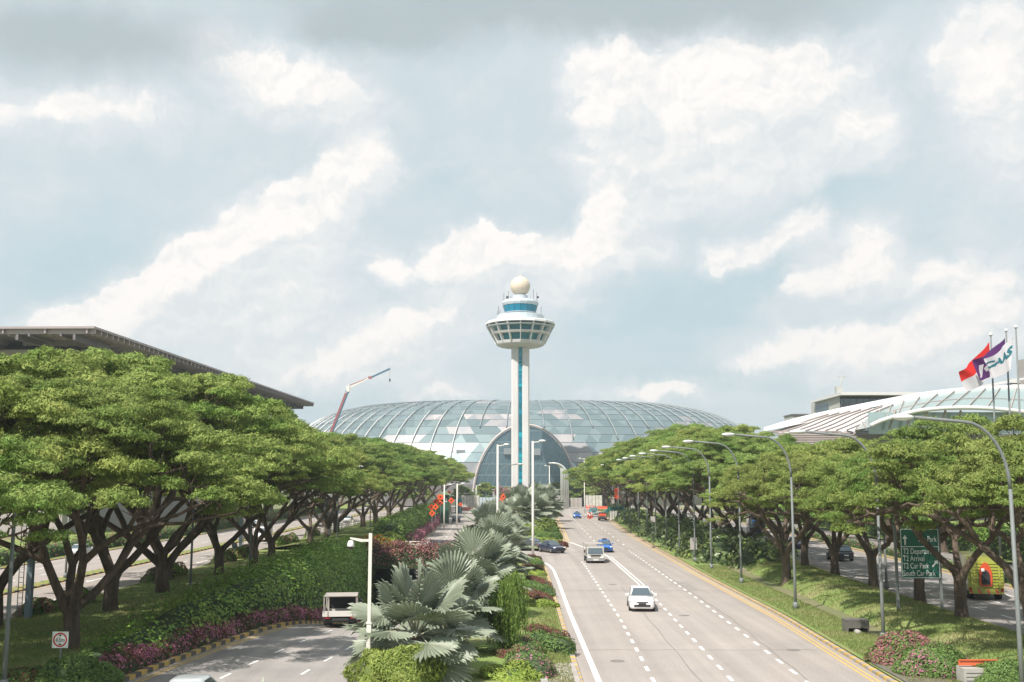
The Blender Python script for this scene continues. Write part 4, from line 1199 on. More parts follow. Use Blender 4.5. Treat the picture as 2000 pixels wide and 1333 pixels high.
def shrub(name, label, cat, c, r, leafm, leaf=.12, n=2500, seed=1, flower=None, fl=0, group=None, lump=.12, flat=1.0, kind=None, asp=.55, core=None):
    rng = np.random.default_rng(seed)
    rx, ry, rz_ = r
    v = rng.normal(size=(n, 3)); v /= np.linalg.norm(v, axis=1, keepdims=True); v[:, 2] = np.abs(v[:, 2]) - .1
    k = 1 + lump * (np.sin(v[:, 0] * 4 + seed) * np.sin(v[:, 1] * 5 + seed * 2) + .6 * np.sin(v[:, 2] * 7 + v[:, 0] * 6)) + rng.uniform(-.06, .05, n)
    C = v * k[:, None] * np.array([rx, ry, rz_])
    nr = v + rng.normal(size=(n, 3)) * .5; nr[:, 2] += .25
    V = leaf_arrays(C, nr, leaf, leaf * asp, rng, droop=.2)
    cm = core or M_HEDGED
    mats = [leafm] + ([flower] if flower else []) + [cm]
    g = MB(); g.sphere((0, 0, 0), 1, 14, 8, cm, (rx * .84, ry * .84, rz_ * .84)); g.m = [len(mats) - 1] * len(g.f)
    if flower:
        sel = (np.sin(C[:, 0] * 2.1 + seed) * np.sin(C[:, 1] * 2.3) * .3 + rng.uniform(0, 1, n)) > 1 - fl
        vv = V.reshape(-1, 4, 3); parts = [(vv[~sel].reshape(-1, 3), 0), (vv[sel].reshape(-1, 3), 1)]
    else: parts = [(V, 0)]
    o = mesh_obj(name, leaf_mesh(name, parts, mats, g)); o.location = c
    return tag(o, label, cat, group, kind)

# tall green hedge beside the sunken road, growing towards the flyover
def hz(y): return interp([(47, .5), (52, .7), (57, 1.1), (62, 1.8), (70, 2.6), (81, 2.8), (95, 2.8), (110, 2.1), (125, 1.5)], y)[0]
pth = []
for i in range(41):
    y = 50.5 + i * 1.93; h = hz(y); zb = min(0.1, zl(y) + .25)
    w = interp([(50, 2.0), (60, 3.6), (70, 4.2), (125, 3.4)], y)[0]
    pth.append((xl(y) - 1.15 - w / 2, y, zb, w, h + .1 - zb + .12 * math.sin(i * 1.3)))
hedge('tall_hedge', 'tall dense green hedge covering the left wall of the sunken road up to the flyover', 'hedge', pth, M_HEDGE, leaf=.24, dens=85, rough=.55, seed=5, sq=.5)
pth = []
for i in range(30):
    y = 48.5 + i * 1.9; pth.append((xl(y) - .95, y, zl(y) + .05, 1.05 + .2 * math.sin(i * 2.3), .85 + .15 * math.sin(i * 1.7)))
hedge('flowering_hedge', 'low pink flowering hedge along the yellow and black kerb of the sunken road', 'hedge', pth, M_MAROON, leaf=.15, dens=190, rough=.16, seed=6, flower=M_PINK, fl=.6)
# rounded bushes at the near left
for i, (x, y, r, m, lab, fw, f_) in enumerate([
        (-19.2, 47.4, (1.5, 1.5, 1.25), M_GRN, 'round green clipped bush at the near end of the pink hedge', None, 0),
        (-20.9, 47.0, (1.3, 1.4, .85), M_GRN, 'green and maroon bush in front of the height limit sign', M_MAROON, .45),
        (-17.9, 47.6, (.9, 1.2, .95), M_GRN, 'small green bush against the kerb beside the round clipped bush', None, 0),
        (-22.3, 46.4, (1.2, 1.0, .6), M_GRN, 'low bush with maroon tips at the bottom left of the lawn', M_MAROON, .6),
        (-19.0, 51.0, (1.6, 1.0, 1.1), M_GRN, 'pale green bush between the forked trunk and the pink hedge', None, 0)]):
    shrub('bush', lab, 'bush', (x, y, .1), r, m, .13, 5200, 20 + i, fw, f_)
# right verge, near
shrub('flowering_bush', 'large round bush covered with pink flowers beside the drain box', 'bush', (18.95, 52.6, .2), (1.75, 1.5, 1.55), M_MAUVE, .14, 8200, 31, M_GRN, .42, lump=.08)
shrub('flowering_bush', 'round light green bush with a few pink tips in front of the pink bush', 'bush', (19.1, 49.6, .2), (1.7, 1.5, 1.35), M_GRN, .13, 8200, 32, M_PINK, .1, lump=.08)
shrub('bush', 'light green bush at the bottom right edge of the lawn', 'bush', (21.3, 47.6, .2), (1.6, 1.2, 1.0), M_GRN, .13, 6000, 33, lump=.08)
# purple and lime beds of the median (slanting rolls that end at the kerb)
def roll(label, pa, pb, w, h, m, seed, leaf=.13, flower=None, fl=0, nm='clipped_hedge'):
    a, b = W(*pa, .15), W(*pb, .15)
    n = 8; pth = []
    for i in range(n + 1):
        t = i / n; p = a.lerp(b, t); e = min(1, min(t, 1 - t) * 5 + .45)
        pth.append((p.x, p.y, .12, w * e, h * e))
    hedge(nm, label, 'hedge', pth, m, leaf=leaf, dens=210, rough=.09, seed=seed, sq=.6, flower=flower, fl=fl, group='clipped hedges of the flower bed on the median')
roll('thick green clipped hedge roll closest to the paved path', (1030, 1258), (1112, 1279), 1.5, .75, M_GRN, 41)
roll('dark maroon hedge roll just behind the thick green one near the path', (1026, 1236), (1106, 1254), .8, .55, M_MAROON, 42)
roll('maroon hedge roll on the median behind the white car, below the lime bush', (1020, 1161), (1078, 1184), .9, .6, M_MAROON, 43)
roll('green hedge roll between two maroon rolls on the median', (1022, 1145), (1078, 1166), 1.1, .6, M_GRN, 44)
roll('thin maroon hedge roll at the top of the striped flower bed', (1026, 1132), (1076, 1152), .7, .5, M_MAROON, 45)
roll('green hedge roll beside the lamp post foot', (1026, 1099), (1056, 1107), 1.1, .6, M_GRN, 46)
roll('reddish hedge roll behind the lamp post foot', (1030, 1091), (1054, 1098), .9, .5, M_MAROON, 47)
roll('maroon hedge roll just nearer than the lamp post foot', (1024, 1110), (1060, 1117), .8, .5, M_MAROON, 48)
roll('pink and green flowering hedge beside the path at the bottom of the bed', (1018, 1300), (1052, 1333), 1.9, .8, M_GRN, 49, flower=M_PINK, fl=.22)
roll('flowering hedge strip left of the green roll by the path', (1006, 1262), (1040, 1300), 1.7, .7, M_GRN, 50, flower=M_MAUVE, fl=.35)
for i, (px, py, r, lab) in enumerate([(1050, 1186, (1.3, 1.2, .6), 'bright lime bush in the middle of the striped flower bed'), (1048, 1124, (.8, .9, .5), 'small lime bush near the top of the striped flower bed'),
                                      (1042, 1098, (.9, 1.2, .55), 'lime bush behind the median lamp post'), (990, 1330, (1.5, 1.4, .8), 'lime bush at the bottom between palm and path'),
                                      (1018, 1322, (.9, .9, .6), 'small lime bush beside the pink flowers at the bottom of the bed')]):
    p = W(px, py, .15); shrub('lime_bush', lab, 'bush', (p.x, p.y, .1), r, M_LIME, .16, 4200, 60 + i, lump=.2)
for i, (px, py, r, m, lab) in enumerate([(1040, 1318, (.9, .9, .55), M_PINK, 'cushion of vivid pink flowers beside the paved path'), (1005, 1290, (1.3, 1.0, .7), M_MAROON, 'dark maroon bush under the drooping green tree')]):
    p = W(px, py, .15); shrub('flower_cushion', lab, 'bush', (p.x, p.y, .1), r, m, .12, 2600, 70 + i, M_GRN, .35)
# far median beds
for i, (px, py) in enumerate([(1076, 1015), (1079, 1022), (1084, 1031), (1086, 1041)]):
    a = W(px + 2, py + 2, .15); roll(f'{ordn[i]} from the far end of four dark tufts along the far median kerb', (px - 16, py - 2), (px, py + 2), 1.4, 1.0, M_GRN if i % 2 else M_MAROON, 80 + i, leaf=.2)
roll('green hedge roll at the junction corner of the far median', (1056, 1050), (1090, 1054), 2.2, .9, M_GRN, 85, leaf=.2)
roll('reddish brown hedge bed at the junction corner of the far median', (1062, 1058), (1096, 1068), 2.6, .5, M_MAROON, 86, leaf=.2)
p = W(1058, 1050, .1); shrub('green_shrub', 'bright green feathery shrub clump on the far median beside the palms', 'bush', (p.x - 1.0, p.y + 14, 0), (3.6, 5, 2.7), mat('bright_leaf', (.21, .29, .06), .6, transl=.35, island=.3), .4, 5000, 90, lump=.2)
p = W(1060, 1072, .1); shrub('green_shrub', 'rounded lime green shrub above the dark turning cars', 'bush', (p.x, p.y + 6, 0), (2.6, 2.6, 1.3), M_LIME, .25, 2500, 91)
# flyover planting
hedge('flyover_hedge', 'maroon hedge hanging over the edge of the flyover above the tunnel mouth', 'hedge', [(-16.4 + i * .9, 121.8 + .1 * math.sin(i), -.9, 2.0, 2.75 + .25 * math.sin(i * 1.9)) for i in range(14)], M_MAROON, leaf=.26, dens=70, rough=.3, seed=95, flower=M_MAUVE, fl=.45)
hedge('flyover_green_hedge', 'thin pale green strip of planting behind the maroon flyover hedge', 'hedge', [(-16.4 + i * 1.1, 124.6, .1, 1.2, 1.2) for i in range(12)], M_GRN, leaf=.25, dens=50, rough=.15, seed=96)
shrub('orange_flower_bush', 'green bush dotted with orange flowers at the left end of the flyover', 'bush', (-16.9, 124, .4), (1.9, 2.2, 2.3), M_HEDGE, .3, 2600, 97, M_ORANGE, .3)
shrub('orange_flower_bush', 'yellow orange flowering bush on the corner of the flyover railing', 'bush', (-16.4, 130, .4), (2.0, 2.2, 2.2), M_LIME, .3, 1800, 98, M_ORANGE, .4)
shrub('lime_bush', 'yellow green bush behind the flyover railing', 'bush', (-16.6, 143.5, .1), (2.6, 2.8, 2.0), M_LIME, .35, 2200, 99)
# far left carriageway hedges
hedge('far_hedge', 'bright green hedge left of the far carriageway beyond the flyover', 'hedge', [(interp(FL, y)[0] - 3.9, y, .1, 4.2, 3.0) for y in range(150, 262, 6)], mat('bright_hedge', (.17, .27, .055), .6, transl=.3, island=.35), leaf=.42, dens=22, rough=.45, seed=101)
hedge('far_flower_strip', 'strip of mauve flowers on the kerb of the far carriageway', 'hedge', [(interp(FL, y)[0] - 1.0, y, .1, 1.5, 1.0) for y in range(152, 262, 6)], M_MAUVE, leaf=.3, dens=42, rough=.18, seed=102, flower=M_PINK, fl=.5)
hedge('far_brown_hedge', 'brownish hedge strip at the far end of the left carriageway', 'hedge', [(interp(FL, y)[0] - 1.2, y, .1, 2.2, 1.6) for y in range(264, 350, 8)], mat('brown_leaf', (.25, .20, .12), .8, island=.3), leaf=.4, dens=16, rough=.3, seed=103)
# bushes on the near edge of the outer road
for i, (x, y, rx, rz_) in enumerate([(-31.3, 72, 2.2, 1.1), (-31, 77, 2.2, 1.2), (-31, 95, 1.9, 1.4), (-31, 99, 2, 1.4), (-31.2, 117, 2.0, 1.3), (-31.1, 121.5, 2.1, 1.5), (-31.1, 127, 2, 1.5), (-31.2, 146, 2.2, 1.6), (-31.2, 152, 2.1, 1.5), (-31.2, 168, 2.1, 1.7)]):
    shrub('roadside_bush', f'{ordn[i]} rounded reddish bush along the near edge of the outer road', 'bush', (x, y, .1), (1.2, rx, rz_), (M_GRN, M_HEDGE)[i % 2], .22, 2200, 110 + i, M_MAUVE, .25, group='bushes along the outer road')
hedge('terminal_hedge', 'long low hedge between the terminal road and the building', 'hedge', [(-54, y, .1, 2.6, 1.5) for y in range(60, 330, 9)], M_GRN, leaf=.4, dens=14, rough=.3, seed=125, flower=M_MAUVE, fl=.25)
hedge('back_hedge', 'line of brownish shrubs on the median of the right hand road', 'hedge', [(t2f(y) + 1.3, y, .1, 1.5, .8) for y in range(70, 330, 9)], M_GRN, leaf=.3, dens=16, rough=.2, seed=126, flower=M_MAUVE, fl=.3)
hedge('podium_hedge', 'pink bougainvillea hanging over the planter wall at the tower foot', 'hedge', [(-5.4 + i * 1.75, 351.2, 4.4, 3.0, 2.2 + .3 * math.sin(i * 2)) for i in range(11)], M_MAUVE, leaf=.5, dens=14, rough=.4, seed=127, flower=M_PINK, fl=.35)
hedge('boundary_hedge', 'tall dark green hedge along the far side of the right hand roads', 'hedge', [(t2n(y) + 25, y, .1, 3, 3.2 + .4 * math.sin(y)) for y in range(56, 330, 8)], M_HEDGE, leaf=.4, dens=20, rough=.4, seed=128)
# large leaved shrubs between the main road and the right row
rn = random.Random(9)
k = 0
for y in np.arange(112.5, 300, 4.6):
    rows_ = 2 if y < 200 else 1
    for q in range(rows_):
        x = fmr(y) + (3.6 if q == 0 else 7.2) + rn.uniform(-.5, .5) + (.6 if y < 118 else 0); s = rn.uniform(.85, 1.25) * (1.15 if q else 1)
        if q == 0 and y < 114: continue
        col_ = 'roadside' if q == 0 else 'rear'
        shrub('large_leaved_shrub', f'large leaved green shrub in the {col_} line of the belt right of the main road', 'shrub', (x, y + rn.uniform(-.8, .8), .1), (2.0 * s, 2.3 * s, 2.2 * s), M_BIG, .55 if y < 200 else .7, 620 if y < 200 else 330, 130 + k, M_LIME if k % 3 == 0 else None, .12, group=f'large leaved shrubs in the {col_} line', lump=.3, asp=.6)
        k += 1
shrub('large_leaved_shrub', 'dark shrub behind the grey utility cabinet', 'shrub', (27.6, 117, .3), (2.6, 2.0, 1.9), M_BIG, .45, 900, 199, lump=.3)

# ---------------------------------------------------------------- fan palms
def fan_leaf(g, base, d, up, size, nseg=34, spread=262, rn=random):
    d = d.normalized(); sd = d.cross(up).normalized(); n = sd.cross(d).normalized()
    hub = base
    for i in range(nseg):
        a = R(-spread / 2 + spread * i / (nseg - 1)) + rn.uniform(-.012, .012)
        a2 = R(spread / nseg) * .5
        L_ = size * (1.0 - .16 * abs(a) / R(spread / 2)) * rn.uniform(.94, 1.05)
        def pt(ang, r, lift):
            cup = .16 * r * r / size + lift
            return hub + d * (math.cos(ang) * r) + sd * (math.sin(ang) * r) + n * (cup - .10 * r * abs(math.sin(ang)))
        tip_drop = -rn.uniform(.02, .16) * size
        m = L_ * .76
        f = .022 * size
        v = [hub, pt(a - a2, m, -f), pt(a, m, f), pt(a + a2, m, -f), pt(a - a2 * .55, L_ * .90, -f * .5 + tip_drop * .3), pt(a, L_ * .91, f * .6 + tip_drop * .3), pt(a + a2 * .55, L_ * .90, -f * .5 + tip_drop * .3), pt(a, L_, tip_drop)]
        g.add(v, [(0, 1, 2), (0, 2, 3), (1, 4, 5, 2), (2, 5, 6, 3), (4, 7, 5), (5, 7, 6)], M_SILVER)
def fan_palm_mesh(seed, nl=30, size=1.55, pet=1.75, trunk=1.2, scale=1.0):
    rn = random.Random(seed); g = MB()
    for i in range(nl):
        az_ = i * 2.39996 + rn.uniform(-.2, .2); el_ = R(82 - 108 * (i / (nl - 1)) ** .85 + rn.uniform(-5, 5))
        d = Vector((math.cos(az_) * math.cos(el_), math.sin(az_) * math.cos(el_), math.sin(el_)))
        up = Vector((-math.cos(az_) * math.sin(el_), -math.sin(az_) * math.sin(el_), math.cos(el_)))
        b0 = Vector((0, 0, trunk)); pl = pet * rn.uniform(.85, 1.1)
        p1 = b0 + d * pl * .5 + Vector((0, 0, .08)); p2 = b0 + d * pl - Vector((0, 0, .10 * pl * max(0, math.cos(el_))))
        g.tube([b0, p1, p2], [.055, .04, .03], 5, M_PALMST)
        d2 = (p2 - p1).normalized(); d2 = (d2 + Vector((0, 0, -.12))).normalized()
        roll_ = rn.uniform(-.35, .35)
        up2 = (Matrix.Rotation(roll_, 3, d2) @ up)
        up2 = (up2 - d2 * up2.dot(d2)).normalized()
        fan_leaf(g, p2, d2, up2, size * rn.uniform(.86, 1.08), rn=rn)
    g2 = MB(); g2.tube([(0, 0, -.3), (0, 0, trunk * .5), (0, 0, trunk + .25)], [.30, .24, .26], 10, mat('palm_trunk', (.22, .18, .13), .9, noise_amt=.4, noise_scale=4, bump=.03))
    a = g.build('fronds'); b = g2.build('palm_stem'); ma, mb_ = a.data, b.data
    bpy.data.objects.remove(a); bpy.data.objects.remove(b)
    return mb_, ma
PM = [fan_palm_mesh(1, 25, 1.75), fan_palm_mesh(2, 22, 1.7), fan_palm_mesh(5, 24, 1.65)]
def palm(k, loc, rz, s, label):
    e = empty('fan_palm', loc, label, 'palm', 'silver fan palms on the median', rz); e.scale = (s,) * 3
    for nm, me in (('trunk', PM[k][0]), ('crown', PM[k][1])):
        o = bpy.data.objects.new(nm, me); col.objects.link(o); o.parent = e
palms = [(-4.2, 47.3, 0, .4, .98, 1.15, 'nearest silver fan palm, huge pleated leaves beside the camera pole'),
         (-2.9, 54.5, 1, 2.0, .92, 1.5, 'silver fan palm standing directly behind the nearest one'),
         (-2.4, 68, 2, 4.4, 1.02, 1.6, 'large silver fan palm in front of the maroon flyover hedge'),
         (-1.3, 75, 1, 1.1, .95, 1.4, 'silver fan palm just behind the large one near the flyover'),
         (-1.6, 94, 0, 5.0, 1.0, 1.7, 'silver fan palm left of the turning dark cars'),
         (-1.0, 103, 2, .2, 1.0, 1.5, 'silver fan palm next to the near lamp post on the median'),
         (-1.2, 116, 1, 3.4, 1.08, 1.6, 'silver fan palm beside the link road junction'),
         (-3.5, 144, 0, 2.8, 1.05, 1.5, 'first silver fan palm beyond the link road'),
         (-2.5, 156, 2, 1.2, 1.1, 1.6, 'second silver fan palm beyond the link road'),
         (1.0, 172, 1, 4.0, 1.15, 2.2, 'third silver fan palm beyond the link road'),
         (3.6, 186, 0, .9, 1.2, 2.4, 'tall silver fan palm in the far clump, right side'),
         (6.3, 200, 2, 2.5, 1.2, 2.6, 'silver fan palm at the far clump beside the kerb'),
         (1.5, 206, 1, 5.5, 1.25, 3.2, 'tall silver fan palm in the far clump, left side'),
         (4.8, 224, 0, 3.9, 1.3, 3.2, 'tallest silver fan palm in the middle of the far clump'),
         (8.0, 238, 2, .1, 1.3, 2.8, 'silver fan palm at the back of the far clump')]
for x, y, k, rz, s, zb, lab in palms:
    palm(k, (x, y, zb - .2), rz, s, lab)
    if zb > .5:
        pass
# low silver palm whose tips show at the bottom edge
palm(1, (-6.3, 28.5, -0.3), 1.0, .9, 'silver palm tips poking into the bottom edge of the view')
# drooping fine leaved tree and yellow green shrub by the palms
rng = np.random.default_rng(77)
def drooping(c, h, r, n, m, label, seed):
    rng = np.random.default_rng(seed); C, Nn, V_ = [], [], []
    g = MB(); g.tube([(0, 0, 0), (.1, 0, h * .5), (0, .1, h * .9)], [.09, .06, .03], 6, M_BARK)
    strands = []
    for i in range(n):
        a = rng.uniform(0, 2 * PI); q = rng.uniform(.1, 1); z = h * rng.uniform(.35, 1.0)
        strands.append((r * q * math.cos(a) * (1.15 - z / h * .5), r * q * math.sin(a) * (1.15 - z / h * .5), z, rng.uniform(.5, 1.3)))
    for x, y, z, l in strands:
        k = 16; t = np.linspace(0, 1, k)
        px_ = np.stack([x + .15 * x * t, y + .15 * y * t, z - l * t], 1) + rng.normal(size=(k, 3)) * .035
        C.append(px_); nn = rng.normal(size=(k, 3)); nn[:, 2] *= .2; Nn.append(nn)
    C = np.concatenate(C); Nn = np.concatenate(Nn); V = leaf_arrays(C, Nn, .2, .05, rng, droop=4)
    e = empty('weeping_shrub', c, label, 'shrub')
    g.build('trunk', M_BARK, e); mesh_obj('crown', leaf_mesh('weeping', [(V, 0)], [m]), e)
M_WEEP = mat('weeping_leaf', (.17, .26, .05), .6, transl=.4, island=.3)
drooping((-.45, 54.5, .1), 3.8, .95, 380, M_WEEP, 'weeping fine leaved shrub hanging between the big palm and the flower bed', 201)
drooping((.1, 58.5, .1), 3.9, 1.1, 300, M_WEEP, 'second weeping shrub just behind the first beside the flower bed', 202)
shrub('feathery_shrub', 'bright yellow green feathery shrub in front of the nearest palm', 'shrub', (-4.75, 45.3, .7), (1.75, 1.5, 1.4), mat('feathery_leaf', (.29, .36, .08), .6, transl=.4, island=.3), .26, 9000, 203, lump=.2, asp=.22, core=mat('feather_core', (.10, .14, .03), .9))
# ================================================================ street furniture
M_GALV = mat('galvanised_steel', (.17, .185, .185), .6, .0, noise_amt=.15, noise_scale=3)
M_POLEW = mat('pole_cream', (.66, .63, .58), .55)
M_LAMPH = mat('lamp_head', (.62, .63, .63), .4, .2)
M_LENS = mat('lamp_lens', (.75, .76, .74), .2)
def arm_lamp(loc, h, arm, rz, label, group):
    e = empty('street_lamp', loc, label, 'street lamp', group, rz)
    g = MB(); g.tube([(0, 0, -.2), (0, 0, 2.2), (0, 0, h - 3.2)], [.105, .095, .075], 10, M_GALV)
    g.tube([(0, 0, 0), (0, 0, .5)], [.2, .17], 10, M_GALV)
    g.build('pole', None, e)
    g = MB(); r = 2.4; pp = [(0, 0, h - 3.2)]
    for i in range(9):
        a = PI / 2 * i / 8; pp.append((-r * (1 - math.cos(a)) * .75, 0, h - 3.2 + r * 1.15 * math.sin(a)))
    pp.append((-arm + .5, 0, h - .25)); g.tube(pp, [.085] * 3 + [.07] * (len(pp) - 3), 8, M_GALV)
    g.build('arm', None, e)
    g = MB(); g.sphere((-arm, 0, h - .25), .36, 12, 8, M_LAMPH, (1.35, .55, .36)); g.sphere((-arm, 0, h - .30), .29, 12, 6, M_LENS, (1.2, .5, .32))
    g.build('lamp_head', None, e)
    return e
GLR = 'curved arm street lamps along the right kerb'
for i, y in enumerate((44.3, 59.6, 74.5, 92.8, 108, 117.5, 130, 143, 156, 168.5, 184, 201, 220, 242, 268)):
    x = {0: 20.6, 1: 20.3}.get(i, fmr(y) + 1.5 + (0.3 if i < 5 else .0))
    hgt = (11.6, 11.7, 12.2, 12.4, 12.4)[i] if i < 5 else 12.3
    arm_lamp((x, y, .1), hgt, 4.3, 0.0, f'{ordn[i]} curved arm street lamp along the right kerb, counted from the camera', GLR)
arm_lamp((30.4, 88, .2), 11.2, 3.4, PI, 'curved arm street lamp facing the slip road behind the right hand trees', None)
for i, y in enumerate((45.8, 88, 104, 148, 182)):
    arm_lamp(((-21.2, -26.1, -25.2, -24, -24)[i], y, .1), 11, 3.0, 0 if i == 0 else PI, f'{ordn[i]} street lamp on the left verge, pole rising through the tree crowns', 'street lamps on the left verge')
for i, y in enumerate((70, 98, 122, 160)):
    arm_lamp((-40.4, y, .1), 10.5, 3.0, 0, f'{ordn[i]} pale street lamp on the median of the outer roads', 'street lamps between the outer roads')
# median lamps: straight pole, short bracket, flat head
def median_lamp(loc, h, sgn, label, two=False):
    e = empty('median_lamp', loc, label, 'street lamp', 'straight lamps on the median')
    g = MB(); g.tube([(0, 0, -.1), (0, 0, 3), (0, 0, h)], [.16, .145, .12], 10, M_POLEW); g.build('pole', None, e)
    for s in ((sgn, -sgn) if two else (sgn,)):
        g = MB(); g.bar((0, 0, h - .15), (s * .9, 0, h - .05), .1, .12, M_POLEW); g.build('bracket', None, e)
        g = MB(); g.sphere((s * 1.15, 0, h + .02), .4, 12, 8, M_LAMPH, (1.1, .7, .42)); g.build('lamp_head', None, e)
p = W(1041, 1088); median_lamp((p.x, p.y, .1), P(1041, 862, p.y).z - .1, 1, 'white straight lamp post rising just right of the control tower')
p = P(972, 869, 138); median_lamp((p.x, 138, .1), p.z - .1, 1, 'white straight lamp post left of the control tower')
arm_lamp((P(974, 1000, 176).x, 176, .1), P(974, 905, 176).z, 3.6, PI, 'thin curved lamp just behind the left white lamp post', None)
for i, (px, y, top, s) in enumerate(((868, 205, 947, 1), (893, 212, 945, 1), (1073, 330, 910, -1), (1141, 300, 896, -1), (930, 330, 948, 1), (896, 330, 948, 1))):
    p = P(px, top, y); median_lamp((p.x, y, 0), p.z, s, ['white lamp above the green roofed hut', 'second white lamp right of the green roofed hut', 'slim lamp left of the bundled curved mast', 'pale lamp head peeking over the right hand trees', 'distant lamp pole beside the hoarding', 'distant lamp pole under the dark left crown'][i])
# bundled curved mast
e = empty('curved_mast', (0, 0, 0), 'tall grey mast of bundled tubes bending over at the top beyond the palms', 'mast')
pb = P(1103, 975, 345); pt = P(1103, 905, 345)
for k in range(5):
    g = MB(); x = pb.x - 1.1 + k * .55; r = 2.6 + (k * .5)
    pp = [(x, 345, 0), (x, 345, pt.z - r)]
    for i in range(1, 9):
        a = PI / 2 * i / 8; pp.append((x - r * (1 - math.cos(a)), 345 - .2 * k, pt.z - r + r * math.sin(a)))
    pp.append((pb.x - 5.0, 345, pt.z - .1 + .03 * k))
    g.tube(pp, .25, 6, M_LAMPH); g.build('tube', None, e)
# round camera pole
e = empty('camera_pole', (P(719.5, 1300, 45.5).x, 45.5, 0), 'white square pole with a dome camera on a short arm in front of the palms', 'camera pole')
zt_ = P(719, 1042, 45.5).z
zm = P(719, 1217, 45.5).z
g = MB(); g.box((0, 0, zm / 2), (.19, .19, zm), M_POLEW); g.box((0, 0, (zm + zt_) / 2), (.135, .135, zt_ - zm), M_POLEW); g.box((0, 0, zm), (.24, .24, .05), M_POLEW); g.build('pole', None, e)
zb_ = P(719, 1056, 45.5).z
g = MB(); g.box((-.22, 0, zb_), (.34, .09, .10), M_POLEW); g.add([(-.33, -.06, zb_ - .07), (-.33, .06, zb_ - .07), (-.86, .04, zb_ + .06), (-.86, -.04, zb_ + .06), (-.33, -.06, zb_ + .05), (-.33, .06, zb_ + .05), (-.86, .04, zb_ + .13), (-.86, -.04, zb_ + .13)],
      [(0, 1, 2, 3), (7, 6, 5, 4), (0, 3, 7, 4), (1, 5, 6, 2), (0, 4, 5, 1), (3, 2, 6, 7)], M_POLEW); g.build('bracket_arm', None, e)
g = MB(); g.lathe([(.02, .14), (.09, .13), (.135, .04), (.15, -.08), (.14, -.12)], 14, M_TOWW, (-.83, 0, zb_ - .14)); g.build('camera_housing', None, e)
g = MB(); g.sphere((-.83, 0, zb_ - .26), .125, 14, 8, mat('smoked_dome', (.03, .03, .03), .1)); g.build('camera_dome', None, e)

def textobj(name, body, size, mtx, m, parent, shear=0.0, align='LEFT', ext=.004):
    cu = bpy.data.curves.new(name, 'FONT'); cu.body = body; cu.size = size; cu.align_x = align; cu.align_y = 'CENTER'; cu.extrude = ext; cu.shear = shear
    o = bpy.data.objects.new(name + '_curve', cu); col.objects.link(o)
    dg = bpy.context.evaluated_depsgraph_get(); me = bpy.data.meshes.new_from_object(o.evaluated_get(dg))
    bpy.data.objects.remove(o); me.materials.clear(); me.materials.append(m)
    me.transform(mtx)
    q = bpy.data.objects.new(name, me); col.objects.link(q); q.parent = parent
    return q
def face(x, y, z, ry=0.0, sx=1.0): return Matrix.Translation((x, y, z)) @ Matrix.Rotation(R(90), 4, 'X') @ Matrix.Diagonal((sx, 1, 1, 1))
# direction sign
M_SIGNG = mat('sign_green', (.008, .115, .075), .5)
M_SIGNW = mat('sign_white', (.82, .84, .82), .5)
YS = 69.0
e = empty('direction_sign', (0, 0, 0), 'green direction sign on two grey posts with white terminal and car park directions', 'road sign')
a, b = P(1757, 1033, YS), P(1837, 1130, YS)
g = MB(); g.box(((a.x + b.x) / 2, YS, (a.z + b.z) / 2), (b.x - a.x, .06, a.z - b.z), M_SIGNG); g.build('board', None, e)
g = MB(); w_, h_ = b.x - a.x - .08, a.z - b.z - .08; cx, cz = (a.x + b.x) / 2, (a.z + b.z) / 2
for (x, z, dx, dz) in ((cx, cz + h_ / 2, w_, .035), (cx, cz - h_ / 2, w_, .035), (cx - w_ / 2, cz, .035, h_), (cx + w_ / 2, cz, .035, h_), (cx, P(1757, 1068, YS).z, w_, .04)): g.box((x, YS - .035, z), (dx, .012, dz), M_SIGNW)
g.build('border', None, e)
for px in (1751.5, 1836.5):
    x = P(px, 1100, YS).x; g = MB(); g.box((x, YS + .1, P(0, 1031, YS).z / 2 + .1), (.16, .16, P(0, 1031, YS).z), M_GALV); g.box((x, YS + .1, .42), (.7, .5, .16), M_CONC); g.build('post', None, e)
for t_, py in (('T2 Departure', 1077.5), ('T2 Arrival', 1091.5), ('T2 Car Park', 1106), ('South Car Park', 1120.5)):
    p = P(1763.5, py, YS); textobj('lettering', t_, .50, face(p.x, YS - .04, p.z, sx=.66), M_SIGNW, e)
p = P(1792, 1054, YS); textobj('lettering', 'Car Park', .50, face(p.x, YS - .04, p.z, sx=.66), M_SIGNW, e)
def arrow(cx_, cz_, ang, L_):
    c_, s_ = math.cos(ang), math.sin(ang)
    poly = [(-.05, -L_ / 2), (.05, -L_ / 2), (.05, L_ * .12), (.16, L_ * .12), (0, L_ / 2), (-.16, L_ * .12), (-.05, L_ * .12)]
    g = MB(); g.prism([(cx_ + u * c_ + v * s_, cz_ - u * s_ + v * c_) for u, v in poly], 'y', YS - .05, YS - .035, M_SIGNW); g.build('arrow', None, e)
p = P(1767, 1055, YS); arrow(p.x, p.z, 0, .62)
p = P(1826, 1101, YS); arrow(p.x, p.z, .75, .55)
